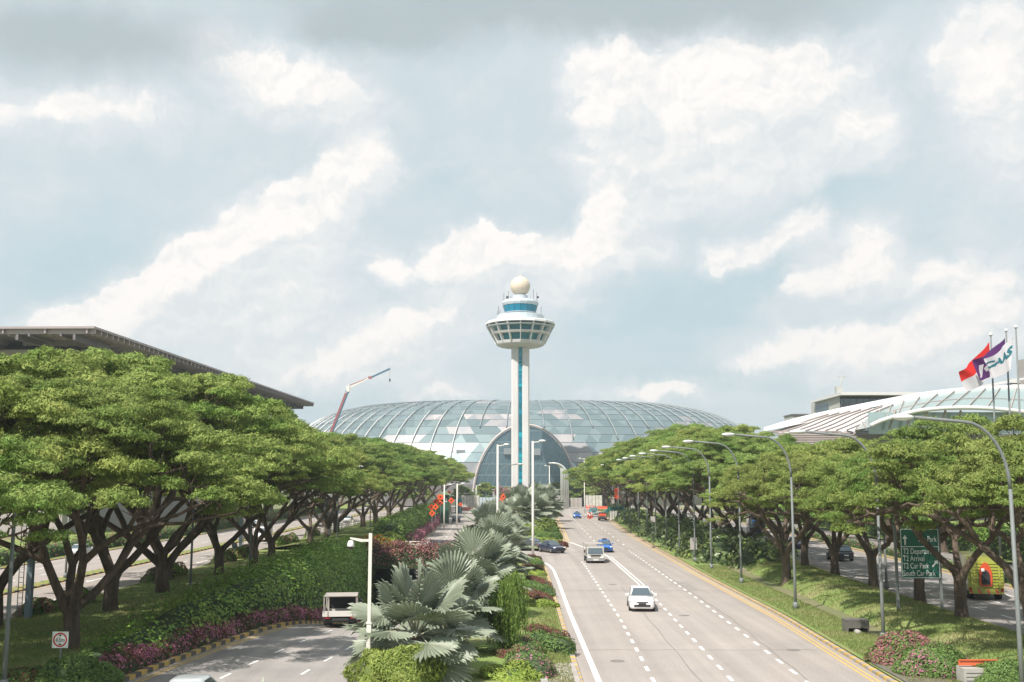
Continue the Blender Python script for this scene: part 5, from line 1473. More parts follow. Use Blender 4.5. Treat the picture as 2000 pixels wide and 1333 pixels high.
# height limit sign
YH = 47.5
e = empty('height_limit_sign', (0, 0, 0), 'square white height limit sign with a red ring reading 4.5m', 'road sign')
a, b = P(103, 1235, YH), P(132.5, 1265, YH); cx, cz = (a.x + b.x) / 2, (a.z + b.z) / 2; w_ = b.x - a.x
M_RED = mat('sign_red', (.55, .03, .03), .5); M_BLK = mat('sign_black', (.03, .03, .03), .6)
g = MB(); g.box((cx, YH, cz), (w_, .03, w_), M_SIGNW); g.build('board', None, e)
g = MB(); n = 32; r1, r2 = w_ * .44, w_ * .35
vs = [(cx + r * math.cos(2 * PI * i / n), YH - .022, cz + r * math.sin(2 * PI * i / n)) for r in (r1, r2) for i in range(n)]
g.add(vs, [(i, (i + 1) % n, n + (i + 1) % n, n + i) for i in range(n)], M_RED); g.build('red_ring', None, e)
textobj('lettering', '4.5m', .25, face(cx, YH - .022, cz - .01, sx=.8), M_BLK, e, align='CENTER')
g = MB()
for s in (-1, 1):
    g = MB(); g.add([(cx - .08, YH - .023, cz + s * .22), (cx + .08, YH - .023, cz + s * .22), (cx, YH - .023, cz + s * .14)], [(0, 1, 2)], M_BLK); g.build('arrow', None, e)
g = MB(); g.cyl((cx + .02, YH + .05, 0), (cx + .02, YH + .05, cz + .2), .035, 8, M_GALV); g.build('post', None, e)
# other signs and roadside boxes
def sign_back(px, py0, py1, wpx, Y, label, post_to=0.0, round_=False, m=None):
    e = empty('sign', (0, 0, 0), label, 'road sign'); a, b = P(px - wpx / 2, py0, Y), P(px + wpx / 2, py1, Y); cx, cz = (a.x + b.x) / 2, (a.z + b.z) / 2
    g = MB()
    if round_: g.cyl((cx, Y, cz), (cx, Y + .04, cz), (b.x - a.x) / 2, 20, m, smooth=False)
    else: g.box((cx, Y, cz), (b.x - a.x, .05, a.z - b.z), m)
    g.build('panel', None, e)
    g = MB(); g.cyl((cx, Y + .09, 0), (cx, Y + .09, cz), .045, 8, M_GALV); g.build('post', None, e)
M_SBK = mat('sign_back', (.40, .37, .35), .7); M_SDK = mat('sign_dark', (.05, .065, .07), .6)
p = W(1354, 1098); sign_back(1354.5, 1050.5, 1074, 13.5, p.y, 'grey back of a rectangular sign in front of the large leaved shrubs', m=M_SBK)
sign_back(1275, 1009, 1020, 9, 143, 'small grey sign panel on the fifth pole of the shrub belt', m=M_SBK)
sign_back(458, 1057, 1074, 11, 118, 'round dark sign beside the outer road between the trunks', round_=True, m=M_SDK)
sign_back(641, 975, 1020, 20, 165, 'dark square board beside the outer road seen between far trunks', m=M_SDK)
sign_back(475, 1008, 1054, 8, 128, 'narrow grey panel beside a blue grey post on the outer verge', m=M_SBK)
sign_back(644, 1034, 1045, 7, 150, 'small grey box on a post beside the outer road', m=M_SBK)
p = P(469, 1080, 126); g = MB(); g.box((p.x, 126, 4.2), (.3, .3, 8.4)); tag(g.build('sign_post', mat('blue_grey_paint', (.17, .22, .26), .6)), 'blue grey square post on the verge of the outer road', 'post')
p = P(58, 1200, 69); e = empty('gantry_post', (p.x - .1, 69, 0), 'blue grey gantry post with a ladder on its side, far left', 'post')
g = MB(); g.box((0, 0, 5.5), (.36, .36, 11), MATS['blue_grey_paint']); g.build('column', None, e)
g = MB()
for s in (-.17, .17): g.box((-.55 + s * .9, -.05, 4.6), (.04, .04, 8.4), M_GALV)
for i in range(26): g.box((-.55, -.05, .5 + i * .32), (.3, .03, .03), M_GALV)
g.build('ladder', None, e)
# utility cabinet
p = W(1464.5, 1102); e = empty('utility_cabinet', (p.x, p.y, .2), 'grey beige utility cabinet on the lawn in front of the tree row', 'cabinet')
g = MB(); g.box((0, 0, 1.02), (.86, .5, 2.0), M_CONC); g.build('body', None, e)
g = MB(); g.box((-.2, -.262, 1.0), (.36, .02, 1.8), M_SBK); g.box((.22, -.262, 1.0), (.36, .02, 1.8), M_SBK); g.build('door', None, e)
g = MB(); g.box((0, 0, 2.06), (.98, .62, .1), M_PAVE); g.build('top', None, e)
# low bent lamp pole near cabinet
p = W(1388, 1099); g = MB(); g.tube([(0, 0, 0), (0, 0, 3.1), (.15, 0, 3.4), (.5, 0, 3.45)], .07, 8); o = g.build('short_pole', M_GALV); o.location = (p.x, p.y, .2); tag(o, 'short grey bent pole in front of the large leaved shrubs', 'pole')
# drain box
p = W(1680, 1243); e = empty('drain_box', (p.x, p.y + .4, .1), 'dark open concrete drain box on the right hand lawn', 'drain box')
g = MB()
g.box((0, .35, .72), (1.3, .9, .1), M_CONCD); g.box((-.6, .35, .35), (.1, .9, .68), M_CONCD); g.box((.6, .35, .35), (.1, .9, .68), M_CONCD); g.box((0, .8, .35), (1.1, .06, .66), M_DARK); g.box((0, -.08, .5), (1.1, .06, .4), M_CONCD)
g.build('box', None, e)
g = MB(); g.cyl((-.1, -.5, .1), (-.1, .0, .1), .16, 12, M_CONC); g.build('pipe', None, e)
# brick chamber and orange barrier at lower right
p = W(1925, 1333, .2); e = empty('concrete_plinth', (p.x + .3, p.y + .2, .1), 'pale concrete plinth with an orange plastic barrier on top at the lower right', 'plinth')
g = MB(); g.box((0, 0, .35), (2.6, .8, .7), M_CONC)
for i in range(3): g.box((-.6, -.41, .2 + i * .16), (1.2, .02, .02), M_CONCD)
g.build('block', None, e)
g = MB(); g.box((-.1, .1, .86), (2.4, .12, .2), mat('barrier_orange', (.62, .13, .05), .5)); g.box((-.1, .02, 1.0), (2.4, .08, .04), MATS['barrier_orange']); g.build('barrier_rail', None, e)
g = MB(); g.add([(20.8, 44, .3), (26, 44, .75), (26, 50, .85), (22.6, 49.5, .72)], [(0, 1, 2, 3)]); struct(g.build('bare_soil', M_SOIL))
# flyover railing
def railing(name, label, pts, posts, h=1.05):
    e = empty(name, (0, 0, 0), label, 'railing')
    g = MB()
    for a, b in zip(pts, pts[1:]):
        for k in (.35, .7, 1.0): g.bar((a[0], a[1], a[2] + h * k), (b[0], b[1], b[2] + h * k), .08, .1, M_POLEW)
        g.bar((a[0], a[1], a[2] + .08), (b[0], b[1], b[2] + .08), .25, .22, M_CONC)
    g.build('rails', None, e)
    a, b = Vector(pts[0]), Vector(pts[-1])
    for i in range(posts):
        q = a.lerp(b, i / (posts - 1)); g = MB(); big = (i % 5 == 2)
        g.box((q.x, q.y, q.z + h / 2 + .05), (.35 if big else .12, .2, h + (.15 if big else 0)), M_POLEW); g.build('post', None, e)
railing('flyover_railing', 'cream railing along the far side of the flyover', [(-17.5, 138.2, .0), (-3, 138.2, .0)], 14, 1.15)
railing('near_flyover_railing', 'cream railing along the near side of the flyover behind the planting', [(-17.5, 126.2, .0), (-3, 126.2, .0)], 14, 1.0)
railing('outer_road_railing', 'dark railing beside the far part of the left verge', [(-31.4, 165, .1), (-31.0, 215, .1)], 20, 1.1)
# orange diamond work signs
M_OR = mat('work_sign_orange', (.82, .10, .025), .5); M_ORD = mat('work_sign_mark', (.08, .03, .02), .6)
spots = [(459, 236), (404, 287), (455, 302), (357, 347), (404, 345), (366, 416), (580, 275), (681, 318), (553, 185), (1160, 230), (1128, 282)]
words = ['the uppermost of the left cluster, before the green hut', 'in the left cluster, second row left', 'in the left cluster, second row right', 'in the left cluster, outermost left', 'in the left cluster, lower middle', 'the lowest, half in the hedge', 'alone right of the green hut', 'small and low before the hoarding', 'small and high in front of dark branches', 'right of the blue mural beside the palms', 'below its neighbour beside the palms']
for i, ((x, y), wd) in enumerate(zip(spots, words)):
    px, py = 780 + x / 5.714, 930 + y / 5.714
    Y = (205, 196, 200, 182, 190, 172, 215, 250, 240, 232, 222)[i]; s = Y / 205 * (.62 if i not in (7, 8) else .42)
    p = P(px, py, Y)
    e = empty('work_sign', (p.x, Y, 0), f'orange diamond road work sign, {wd}', 'work sign', 'orange road work signs')
    g = MB()
    if i in (0,): g.box((0, 0, p.z), (1.15, .05, .9), M_OR)
    else: g.prism([(-s, p.z), (0, p.z - s), (s, p.z), (0, p.z + s)], 'y', -.025, .025, M_OR)
    g.build('panel', None, e)
    g = MB(); g.bar((-s * .25, -.045, p.z - s * .35), (s * .2, -.045, p.z + s * .3), .02, .14 * s / .6, M_ORD); g.bar((-s * .3, -.045, p.z + .1), (s * .3, -.045, p.z + .02), .02, .1, M_ORD); g.build('pictogram', None, e)
    g = MB(); g.cyl((0, .06, 0), (0, .06, p.z), .04, 6, M_GALV); g.build('post', None, e)
p = P(1205, 966, 260); e = empty('work_sign', (p.x, 260, 0), 'tall pair of orange sign faces at the start of the shrub belt', 'work sign', 'orange road work signs')
for dz in (.9, -.5):
    g = MB(); g.cyl((0, 0, p.z + dz), (0, .08, p.z + dz), .68, 16, M_OR, smooth=False); g.build('panel', None, e)
g = MB(); g.cyl((0, .2, 0), (0, .2, p.z), .06, 6, M_GALV); g.build('post', None, e)
p = P(1196, 976, 262); sign_back(1196, 971, 984, 8, 262, 'pale rectangular sign back beside the orange sign pair', m=M_PAVE)
# guard hut
p = P(868, 986, 228); e = empty('guard_hut', (p.x, 228, 0), 'green hut with a pitched light green roof behind the orange signs', 'hut')
M_HG = mat('hut_green', (.02, .09, .05), .6); M_HR = mat('hut_roof', (.20, .28, .14), .6)
zt_ = P(868, 967, 228).z
g = MB(); g.box((0, 0, zt_ / 2), (1.9, 2, zt_), M_HG); g.build('wall', None, e)
g = MB(); g.prism([(-1.3, zt_ + .01), (1.3, zt_ + .01), (0, zt_ + .9)], 'y', -1.9, 1.9, M_HR); g.build('roof', None, e)
g = MB(); g.box((.45, -1.03, zt_ - 1.1), (.4, .05, .7), M_SIGNW); g.build('window', None, e)
# hoardings and barriers at the far end of the left carriageway
M_HO = mat('hoarding_pale', (.62, .60, .56), .7, color2=(.42, .40, .36), noise_scale=.8); M_MUR = mat('hoarding_mural', (.35, .46, .56), .6, color2=(.55, .58, .60), noise_scale=.35)
def wall_px(name, label, x0, x1, y0, y1, Y, m, cat='hoarding', panels=6, d=.2, z0=0.0):
    a, b = P(x0, y0, Y), P(x1, y1, Y); e = empty(name, ((a.x + b.x) / 2, Y, 0), label, cat); w = b.x - a.x
    g = MB(); g.box((0, 0, z0 + (a.z - z0) / 2), (w, d, a.z - z0), m); g.build('panel', None, e)
    for i in range(panels + 1):
        g = MB(); g.box((-w / 2 + w * i / panels, -d / 2 - .05, z0 + (a.z - z0) / 2), (.1, .1, a.z - z0 + .1), M_GALV); g.build('post', None, e)
    return a.z
wall_px('site_hoarding', 'pale site hoarding at the end of the left carriageway', 900, 936, 968, 992, 352, M_HO)
wall_px('mural_hoarding', 'pale blue mural hoarding left of the silver palms', 936, 974, 972, 990, 340, M_MUR)
wall_px('teal_hoarding', 'small teal screen between trunks left of the pale hoarding', 890, 902, 974, 984, 300, mat('teal_paint', (.02, .22, .28), .5), panels=2)
wall_px('concrete_parapet', 'grey concrete parapet left of the bundled mast at the road end', 1078, 1110, 968, 990, 362, M_CONC, 'parapet', 4, .6)
wall_px('concrete_block', 'big pale concrete block across the end of the main road', 1113, 1136, 973, 990, 364, M_PAVE, 'concrete block', 3, 2.5)
wall_px('white_screen', 'white and glass screen at the right end of the main road', 1143, 1176, 968, 990, 366, M_HO, 'screen', 5, .3)
wall_px('blue_parapet', 'blue painted ramp wall behind the bundled mast', 1072, 1124, 962, 972, 385, mat('ramp_blue', (.08, .20, .28), .6), 'ramp wall', 3, .4)
wall_px('distant_parapet', 'pale horizontal parapet behind the far trees on the right', 1130, 1180, 955, 958, 410, M_PAVE, 'parapet', 4, .6)
wall_px('container_cabin', 'long white site cabin under the first right hand crowns', 1212, 1245, 989, 998, 300, M_TOWW, 'site cabin', 3, 3)
wall_px('green_shelter_wall', 'orange and white site barrier boards beside the shrub belt', 1190, 1210, 998, 1012, 246, M_HO, 'barrier', 4, .3)
p = P(1200, 993, 250); e = empty('site_shelter', (p.x, 250, 0), 'dark green tarpaulin shelter at the start of the shrub belt', 'shelter')
g = MB(); g.prism([(-2.9, p.z - 1.1), (2.9, p.z - .4), (1.9, p.z + .5), (-1.2, p.z + .2)], 'y', -1.5, 1.5, mat('tarpaulin_green', (.02, .15, .12), .7)); g.build('canopy', None, e)
for x in (-2.4, 2.5):
    for y in (-1.4, 1.4):
        g = MB(); g.cyl((x, y, 0), (x, y, p.z - .6), .05, 6, M_GALV); g.build('leg', None, e)
p = P(1198, 953, 300); e = empty('white_canopy', (p.x, 300, 0), 'white sloping canopy with a grey column behind the orange sign pair', 'canopy')
g = MB(); g.add([(0, 0, p.z), (7.5, -2, p.z - 2.9), (7.8, -2, p.z - 3.6), (0, 0, p.z - .8), (0, 4, p.z), (7.5, 4, p.z - 2.9), (7.8, 4, p.z - 3.6), (0, 4, p.z - .8)], [(0, 1, 2, 3), (7, 6, 5, 4), (0, 4, 5, 1), (2, 6, 7, 3), (1, 5, 6, 2), (0, 3, 7, 4)], M_WR); g.build('roof', None, e)
g = MB(); g.box((1.9, 0, p.z / 2 - .5), (1.2, 1, p.z - 1), M_FAC); g.build('column', None, e)
p = P(1154, 942, 398); e = empty('overhead_sign', (p.x, 388, 0), 'distant green overhead road sign left of the nearest right hand crown', 'road sign')
g = MB(); g.box((0, 0, p.z), (3.4, .2, 2.2), mat('sign_teal', (.0, .17, .12), .5)); g.build('board', None, e)
g = MB(); g.box((-.4, -.12, p.z - .1), (1.0, .03, .3), M_SIGNW); g.box((.5, -.12, p.z + .5), (.8, .03, .2), M_SIGNW); g.build('lettering', None, e)
for x in (-1.5, 1.5):
    g = MB(); g.cyl((x, .2, 0), (x, .2, p.z), .12, 6, M_GALV); g.build('post', None, e)
# red and white plastic barriers
M_BR = mat('barrier_red', (.62, .10, .06), .5)
def barrier(loc, rz, label, group):
    e = empty('plastic_barrier', loc, label, 'barrier', group, rz)
    g = MB(); g.prism([(-.28, 0), (.28, 0), (.16, .3), (.1, 1.0), (-.1, 1.0), (-.16, .3)], 'x', -.9, .9, M_BR); g.build('shell', None, e)
    g = MB(); g.box((0, -.12, .75), (1.0, .04, .22), M_SIGNW); g.build('reflector', None, e)
    return e
bp = barrier((P(905, 990, 330).x, 330, 0), 0, 'red plastic barrier at the left end of the row across the far carriageway', 'red barriers closing the far carriageway')
for i in range(1, 10): dup(bp, (P(905 + i * 6.2, 990, 330).x, 330 + i * .4, 0), (i % 3) * .08 - .08, label=f'{ordn[i]} red plastic barrier from the left across the far carriageway')
cb = [(P(1150 + i * 5.5, 990, 350 - i * 2).x, 350 - i * 2) for i in range(7)]
for i, (x, y) in enumerate(cb): dup(bp, (x, y, 0), .5 * i, label=f'{ordn[i]} orange barrier from the left at the end of the main road', group='orange barriers at the end of the main road')
for i, (px, py) in enumerate(((1149, 1012), (1152, 1014), (1156, 1012))):
    p = W(px, py); e = empty('traffic_cone', (p.x, p.y, 0), f'{["left", "middle", "right"][i]} one of three red cones on the far main road', 'cone', 'red cones on the road')
    g = MB(); g.cyl((0, 0, .05), (0, 0, 1.5), .3, 10, M_BR, .06); g.build('cone', None, e); g = MB(); g.box((0, 0, .03), (.7, .7, .06), M_BR); g.build('base', None, e)
    g = MB(); g.cyl((0, 0, .8), (0, 0, 1.05), .2, 10, M_SIGNW, .16); g.build('band', None, e)

# ---------------------------------------------------------------- crane
def cp(x, y, Y=340): return P(x, y, Y)
cr = empty('mobile_crane', (cp(640, 850).x, 340, 0), 'red and blue telescopic mobile crane with raised jib beside the glass dome', 'crane')
cx0 = cr.location.x
def C(x, y): p = cp(x, y); return Vector((p.x - cx0, 0, p.z))
M_CR = mat('crane_red', (.30, .11, .11), .5); M_CB = mat('crane_blue', (.05, .13, .20), .5); M_CW = mat('crane_white', (.72, .68, .62), .5)
b0 = C(632, 880); b0.z = 3.0; b0.x = C(648, 840).x + (C(648, 840).x - C(675, 770).x) / (C(675, 770).z - C(648, 840).z) * (C(648, 840).z - 3)
g = MB(); g.bar(b0, C(676, 768), .6, .7, M_CR); g.bar(b0 + Vector((.45, -.1, 0)), C(676.5, 768) + Vector((.4, -.1, 0)), .3, .6, M_CB); g.build('boom', None, cr)
g = MB(); g.box(C(680, 760), (1.0, 1.0, 1.9), M_CW); g.bar(C(675, 764), C(682, 767), .5, .5, M_CB); g.build('boom_head', None, cr)
g = MB(); a, b, c_, d_ = C(681, 759), C(724, 737), C(677, 752), C(725, 737)
g.bar(a, b, .35, .35, M_CW); g.bar(C(683, 753), C(724, 736.5), .22, .22, M_CR)
for i in range(9):
    t = i / 9; g.bar(a.lerp(b, t), C(683, 753).lerp(C(724, 736.5), t + .08), .14, .14, M_CW)
g.build('lattice_jib', None, cr)
g = MB(); g.bar(C(724, 738), C(762, 720.5), .5, .5, M_CB); g.box(C(723, 738), (1.1, .8, .8), M_CR); g.build('jib_tip', None, cr)
g = MB(); g.bar(C(679, 752), C(724, 737), .06, .06, M_CW); g.bar(C(761.5, 721), C(761.5, 742), .05, .05, M_CB); g.build('cable', None, cr)
g = MB(); g.box(C(761.5, 743), (.4, .4, .9), M_DARK); g.build('hook', None, cr)
g = MB(); g.box((b0.x + 1, 0, 1.6), (9, 2.6, 1.4), M_CR); g.box((b0.x + 5, 0, 2.6), (2, 2.4, 1.8), M_CR)
for x in (-2.5, -.5, 2.5, 4.5):
    for s in (-1.2, 1.2): g.cyl((b0.x + x, s - .2, .6), (b0.x + x, s + .2, .6), .6, 12, M_DARK)
g.build('carrier', None, cr)

# ---------------------------------------------------------------- flags
M_FR = mat('flag_red', (.80, .035, .03), .7, transl=.35); M_FW = mat('flag_white', (.74, .72, .76), .7, transl=.35); M_FP = mat('flag_purple', (.10, .025, .15), .7, transl=.25); M_FT = mat('flag_teal', (.01, .13, .17), .7)
YF = 92.0
def flag(i, poletop, polebot, quadpx, matf, label, labelp, marks=None, dz=0.0):
    Y = YF - i * 1.2
    t = P(*poletop, Y); b = P(*polebot, Y)
    e = empty('flagpole', (b.x, Y, 0), labelp, 'flagpole', 'three flagpoles')
    g = MB(); g.tube([(0, 0, 0), (t.x - b.x, 0, t.z)], [.11, .065], 10, M_GALV); g.build('pole', None, e)
    g = MB(); g.sphere((t.x - b.x, 0, t.z + .1), .16, 10, 6, M_TOWW); g.build('finial', None, e)
    # cloth: bilinear patch between four corners with folds
    c = [P(*q, Y - .15) for q in quadpx]; nu, nv = 34, 22
    def pt(u, v, off=0.0):
        p = c[0] * (1 - u) * (1 - v) + c[1] * u * (1 - v) + c[2] * u * v + c[3] * (1 - u) * v
        w_ = math.sin(u * 9 + v * 3.5 + i) * .26 * (max(u, 0) ** .5) + math.sin(u * 17 + v * 6) * .08 * u
        sag = .38 * math.sin(PI * u) * (1 - .3 * v)
        return p + Vector((w_ * .25, -w_ - off, sag * -.6 + math.sin(v * 7 + u * 6) * .07 * u))
    g = MB()
    vs = [pt(a / nu, d / nv) for a in range(nu + 1) for d in range(nv + 1)]
    k0 = len(g.v); g.v.extend([tuple(v) for v in vs])
    for a in range(nu):
        for d in range(nv):
            m = matf(a / nu, d / nv); g.f.append([a * (nv + 1) + d, (a + 1) * (nv + 1) + d, (a + 1) * (nv + 1) + d + 1, a * (nv + 1) + d + 1]); g.m.append(g.mi(m)); g.smooth.append(True)
    o = g.build('flag'); tag(o, label, 'flag', 'flags on the three poles')
    if marks:
        for body, u, v, size, m in marks:
            cu = bpy.data.curves.new('mark', 'FONT'); cu.body = body; cu.size = size; cu.align_x = 'CENTER'; cu.align_y = 'CENTER'; cu.resolution_u = 2; cu.offset = .022
            tmp = bpy.data.objects.new('mark', cu); col.objects.link(tmp)
            dg = bpy.context.evaluated_depsgraph_get(); me = bpy.data.meshes.new_from_object(tmp.evaluated_get(dg)); bpy.data.objects.remove(tmp)
            bm = bmesh.new(); bm.from_mesh(me); bmesh.ops.triangulate(bm, faces=bm.faces[:]); bmesh.ops.subdivide_edges(bm, edges=[e_ for e_ in bm.edges if e_.calc_length() > .05], cuts=1)
            for vv in bm.verts:
                # the flag flies to the left: letters run from the fly end towards the pole, as seen from this side
                vv.co = pt(u - vv.co.x, v - vv.co.y, .02)
            bm.to_mesh(me); bm.free(); me.materials.clear(); me.materials.append(m)
            q = bpy.data.objects.new('lettering', me); col.objects.link(q); q.parent = o
flag(0, (1935, 656), (1938, 830), [(1932, 668), (1872, 726), (1889, 766), (1936, 735)], lambda u, v: M_FR if v < .48 else M_FW, 'red and white flag flying on the left pole', 'left flagpole of the three, carrying the red and white flag')
flag(1, (1965, 648), (1968, 830), [(1963, 660), (1903, 702), (1912, 745), (1963, 716)], lambda u, v: M_FP, 'purple flag with white lettering on the middle pole', 'middle flagpole, carrying the purple flag', [('JG', .62, .60, .5, M_FW)])
flag(2, (1984, 641), (1987, 830), [(1979, 657), (1927, 700), (1930, 740), (1974, 722)], lambda u, v: M_FW, 'white flag with teal lettering on the right pole', 'right flagpole, carrying the white flag', [('CAAS', .50, .42, .40, M_FT)])

# ================================================================ vehicles
M_TYRE = mat('tyre', (.025, .025, .025), .85); M_RIM = mat('rim', (.35, .36, .37), .35, .7)
M_GLA = mat('car_glass', (.13, .165, .19), .08, .5, .9); M_CHR = mat('chrome', (.6, .6, .6), .2, .9); M_HL = mat('headlight', (.80, .83, .85), .15, .1, .9)
M_TL = mat('tail_light', (.35, .02, .02), .25); M_BLKP = mat('black_plastic', (.03, .03, .032), .6); M_PLY = mat('plate_yellow', (.70, .50, .06), .5); M_PLW = mat('plate_white', (.7, .7, .68), .5)
def paint(name, c): return mat('paint_' + name, c, .28, .1, .6, coat=.6)
def loft(g, secs, m, smooth=True):
    n = len(secs[0]); vs = [p for s in secs for p in s]; k = len(secs)
    fs = [(i * n + j, i * n + (j + 1) % n, (i + 1) * n + (j + 1) % n, (i + 1) * n + j) for i in range(k - 1) for j in range(n)]
    fs += [tuple(reversed(range(n))), tuple((k - 1) * n + j for j in range(n))]
    g.add(vs, fs, m, smooth)
def make_car(loc, rz, col_, label, kind='sedan', group=None, roofsign=False, plate=None, cat='car'):
    e = empty({'sedan': 'car', 'suv': 'suv', 'hatch': 'hatchback'}[kind], loc, label, cat, group, rz)
    Lh = {'sedan': 2.28, 'suv': 2.32, 'hatch': 2.25}[kind]; hw = {'sedan': .88, 'suv': .93, 'hatch': .88}[kind]
    H = {'sedan': 1.46, 'suv': 1.72, 'hatch': 1.50}[kind]; zs = {'sedan': .93, 'suv': 1.08, 'hatch': .96}[kind]; zb = {'sedan': .2, 'suv': .28, 'hatch': .19}[kind]
    hood = zs - .06
    st = [(-Lh, .70 * hw, zb + .1, .60), (-Lh + .06, .86 * hw, zb + .02, .70), (-Lh + .3, .955 * hw, zb, hood - .14), (-Lh + .75, hw, zb, hood - .04), (-1.0, hw, zb, hood + .02), (-.6, hw, zb, zs), (.9, hw, zb, zs + .03), (1.55, .99 * hw, zb, zs + .06), (Lh - .3, .95 * hw, zb + .04, zs + .05), (Lh - .06, .88 * hw, zb + .1, zs - .02), (Lh, .76 * hw, zb + .2, zs - .12)]
    g = MB(); secs = []
    for y, w, z0, z1 in st:
        hh = z1 - z0
        secs.append([(-w * .9, y, z0), (w * .9, y, z0), (w, y, z0 + hh * .22), (w * 1.0, y, z0 + hh * .62), (w * .965, y, z1 - hh * .12), (w * .86, y, z1), (w * .4, y, z1 + .025), (-w * .4, y, z1 + .025), (-w * .86, y, z1), (-w * .965, y, z1 - hh * .12), (-w * 1.0, y, z0 + hh * .62), (-w, y, z0 + hh * .22)])
    loft(g, secs, col_)
    # cabin
    yb0, yb1, yt0, yt1 = {'sedan': (-1.02, 1.72, -.22, 1.02), 'suv': (-1.0, 2.2, -.35, 1.95), 'hatch': (-1.15, 2.0, -.25, 1.05)}[kind]
    wb, wt = hw * .90, hw * .70
    zc0 = zs - .02
    bs = []
    for z, y0, y1, w in ((zc0, yb0, yb1, wb), (zc0 + (H - zc0) * .88, yb0 + (yt0 - yb0) * .92, yb1 + (yt1 - yb1) * .92, wt * 1.02), (H - .02, yt0 + .06, yt1 - .04, wt * .93), (H, yt0 + .25, yt1 - .25, wt * .7)):
        c = .12 if z < H - .1 else .16
        bs.append([(-w + c, y0, z), (w - c, y0, z), (w, y0 + c * 1.6, z), (w, y1 - c * 1.6, z), (w - c, y1, z), (-w + c, y1, z), (-w, y1 - c * 1.6, z), (-w, y0 + c * 1.6, z)])
    loft(g, bs, col_)
    g.build('body', None, e)
    b, t = bs[0], bs[1]
    def pane(name, ia, ib, f0=.08, f1=.95, ins=.06, o=.012):
        A0, B0, A1, B1 = (Vector(q) for q in (b[ia], b[ib], t[ia], t[ib]))
        p = [A0.lerp(A1, f0), B0.lerp(B1, f0), B0.lerp(B1, f1), A0.lerp(A1, f1)]
        cx_ = sum(p, Vector()) / 4; nn_ = (p[1] - p[0]).cross(p[3] - p[0]).normalized()
        if nn_.dot(cx_ - Vector((0, (yb0 + yb1) / 2, zc0))) < 0: nn_ = -nn_
        d = (p[1] - p[0]).normalized() * ins
        q = [p[0] + d, p[1] - d, p[2] - d, p[3] + d]
        g = MB(); vs = [v + nn_ * o for v in q] + [v - nn_ * .01 for v in q]
        g.add(vs, [(0, 1, 2, 3), (7, 6, 5, 4), (0, 4, 5, 1), (1, 5, 6, 2), (2, 6, 7, 3), (3, 7, 4, 0)], M_GLA); return g.build(name, None, e)
    pane('windscreen', 0, 1, .06, .97, -.04); pane('rear_window', 5, 4, .2, .95, -.02)
    pane('side_window', 2, 3, .14, .93, .1); pane('side_window', 7, 6, .14, .93, .1)
    # details
    for s in (-1, 1):
        g = MB(); g.sphere((s * hw * .74, -Lh + .2, hood - .19), .2, 12, 6, M_HL, (1.05, .85, .42)); g.build('headlight', None, e)
        g = MB(); g.sphere((s * hw * .80, Lh - .14, zs - .16), .2, 10, 6, M_TL, (.8, .55, .55)); g.build('tail_light', None, e)
        g = MB(); g.box((s * (hw + .09), -.72, zs + .07), (.2, .12, .15), col_); g.box((s * (hw - .02), -.7, zs + .02), (.12, .05, .05), M_BLKP); g.build('mirror', None, e)
        g = MB(); g.box((s * (hw + .004), .3, .72), (.012, .02, .8), M_BLKP); g.box((s * (hw + .006), -.1, zs - .2), (.02, .18, .03), M_CHR); g.build('door_seam', None, e)
    g = MB(); g.box((0, -Lh + .005, zb + .22), (hw * 1.25, .06, .15), M_BLKP); g.box((0, -Lh + .02, hood - .26), (hw * .9, .08, .07), M_BLKP); g.build('grille', None, e)
    g = MB(); g.box((0, -Lh - .035, zb + .33), (.5, .02, .12), M_BLKP if not plate else plate); g.build('number_plate', None, e)
    g = MB(); g.box((0, Lh + .01, zb + .42), (.5, .03, .12), plate or M_PLW); g.box((0, Lh - .02, zb + .2), (hw * 1.3, .06, .12), M_BLKP); g.build('rear_plate', None, e)
    wr = .33 if kind != 'suv' else .37
    for y in (-Lh + .85, Lh - .85):
        for s in (-1, 1):
            g = MB(); x = s * (hw - .115)
            g.cyl((x - .125, y, wr), (x + .125, y, wr), wr, 20, M_TYRE); w = g.build('wheel', None, e)
            g = MB(); xo = x + s * .128; g.cyl((xo - .012, y, wr), (xo + .012, y, wr), wr * .62, 14, M_RIM, smooth=False); g.build('rim', None, w)
    if roofsign:
        g = MB(); g.box((0, .15, H + .09), (.55, .22, .16), mat('taxi_sign', (.03, .04, .07), .4)); g.build('roof_sign', None, e)
    return e
PW = paint('white', (.80, .80, .80)); PB = paint('bright_blue', (.01, .14, .55)); PK = paint('black', (.012, .014, .022)); PS = paint('silver', (.50, .52, .53)); PN = paint('navy', (.02, .025, .06)); PG = paint('dark_grey', (.06, .065, .075)); PT = paint('teal', (.02, .28, .30)); PU = paint('dark_violet', (.04, .03, .12))
def at(px, py): p = W(px, py, .0); return (p.x, p.y, 0)
# loc is the middle of the car; px is its nearer end
def car_at(px, py, rz, *a, dy=2.3, **k):
    p = W(px, py); return make_car((p.x, p.y + dy, 0.005), rz, *a, **k)
make_car((9.0, 76.0, .01), R(-4), PW, 'white hatchback driving towards the camera in the middle lane of the main road', 'hatch')
make_car((11.7, 136.5, .01), R(0), PB, 'bright blue taxi behind the cream lorry on the main road', 'sedan', roofsign=True)
p = W(1128, 1013); make_car((p.x, p.y + 2, .01), R(0), PB, 'small blue taxi at the far end of the main road', 'sedan', roofsign=True)
p = W(1078, 1081); make_car((p.x, p.y + 1.6, .01), R(26), PN, 'dark blue sedan turning from the link road onto the main road', 'sedan')
p = W(1043, 1074); make_car((p.x - .3, p.y + 1.8, .01), R(52), PG, 'dark grey car waiting behind the turning sedan by the lamp post', 'hatch')
make_car((P(873, 1050, 131).x, 131.2, .01), R(75), PK, 'black sport utility vehicle crossing the flyover behind its railing', 'suv', cat='car')
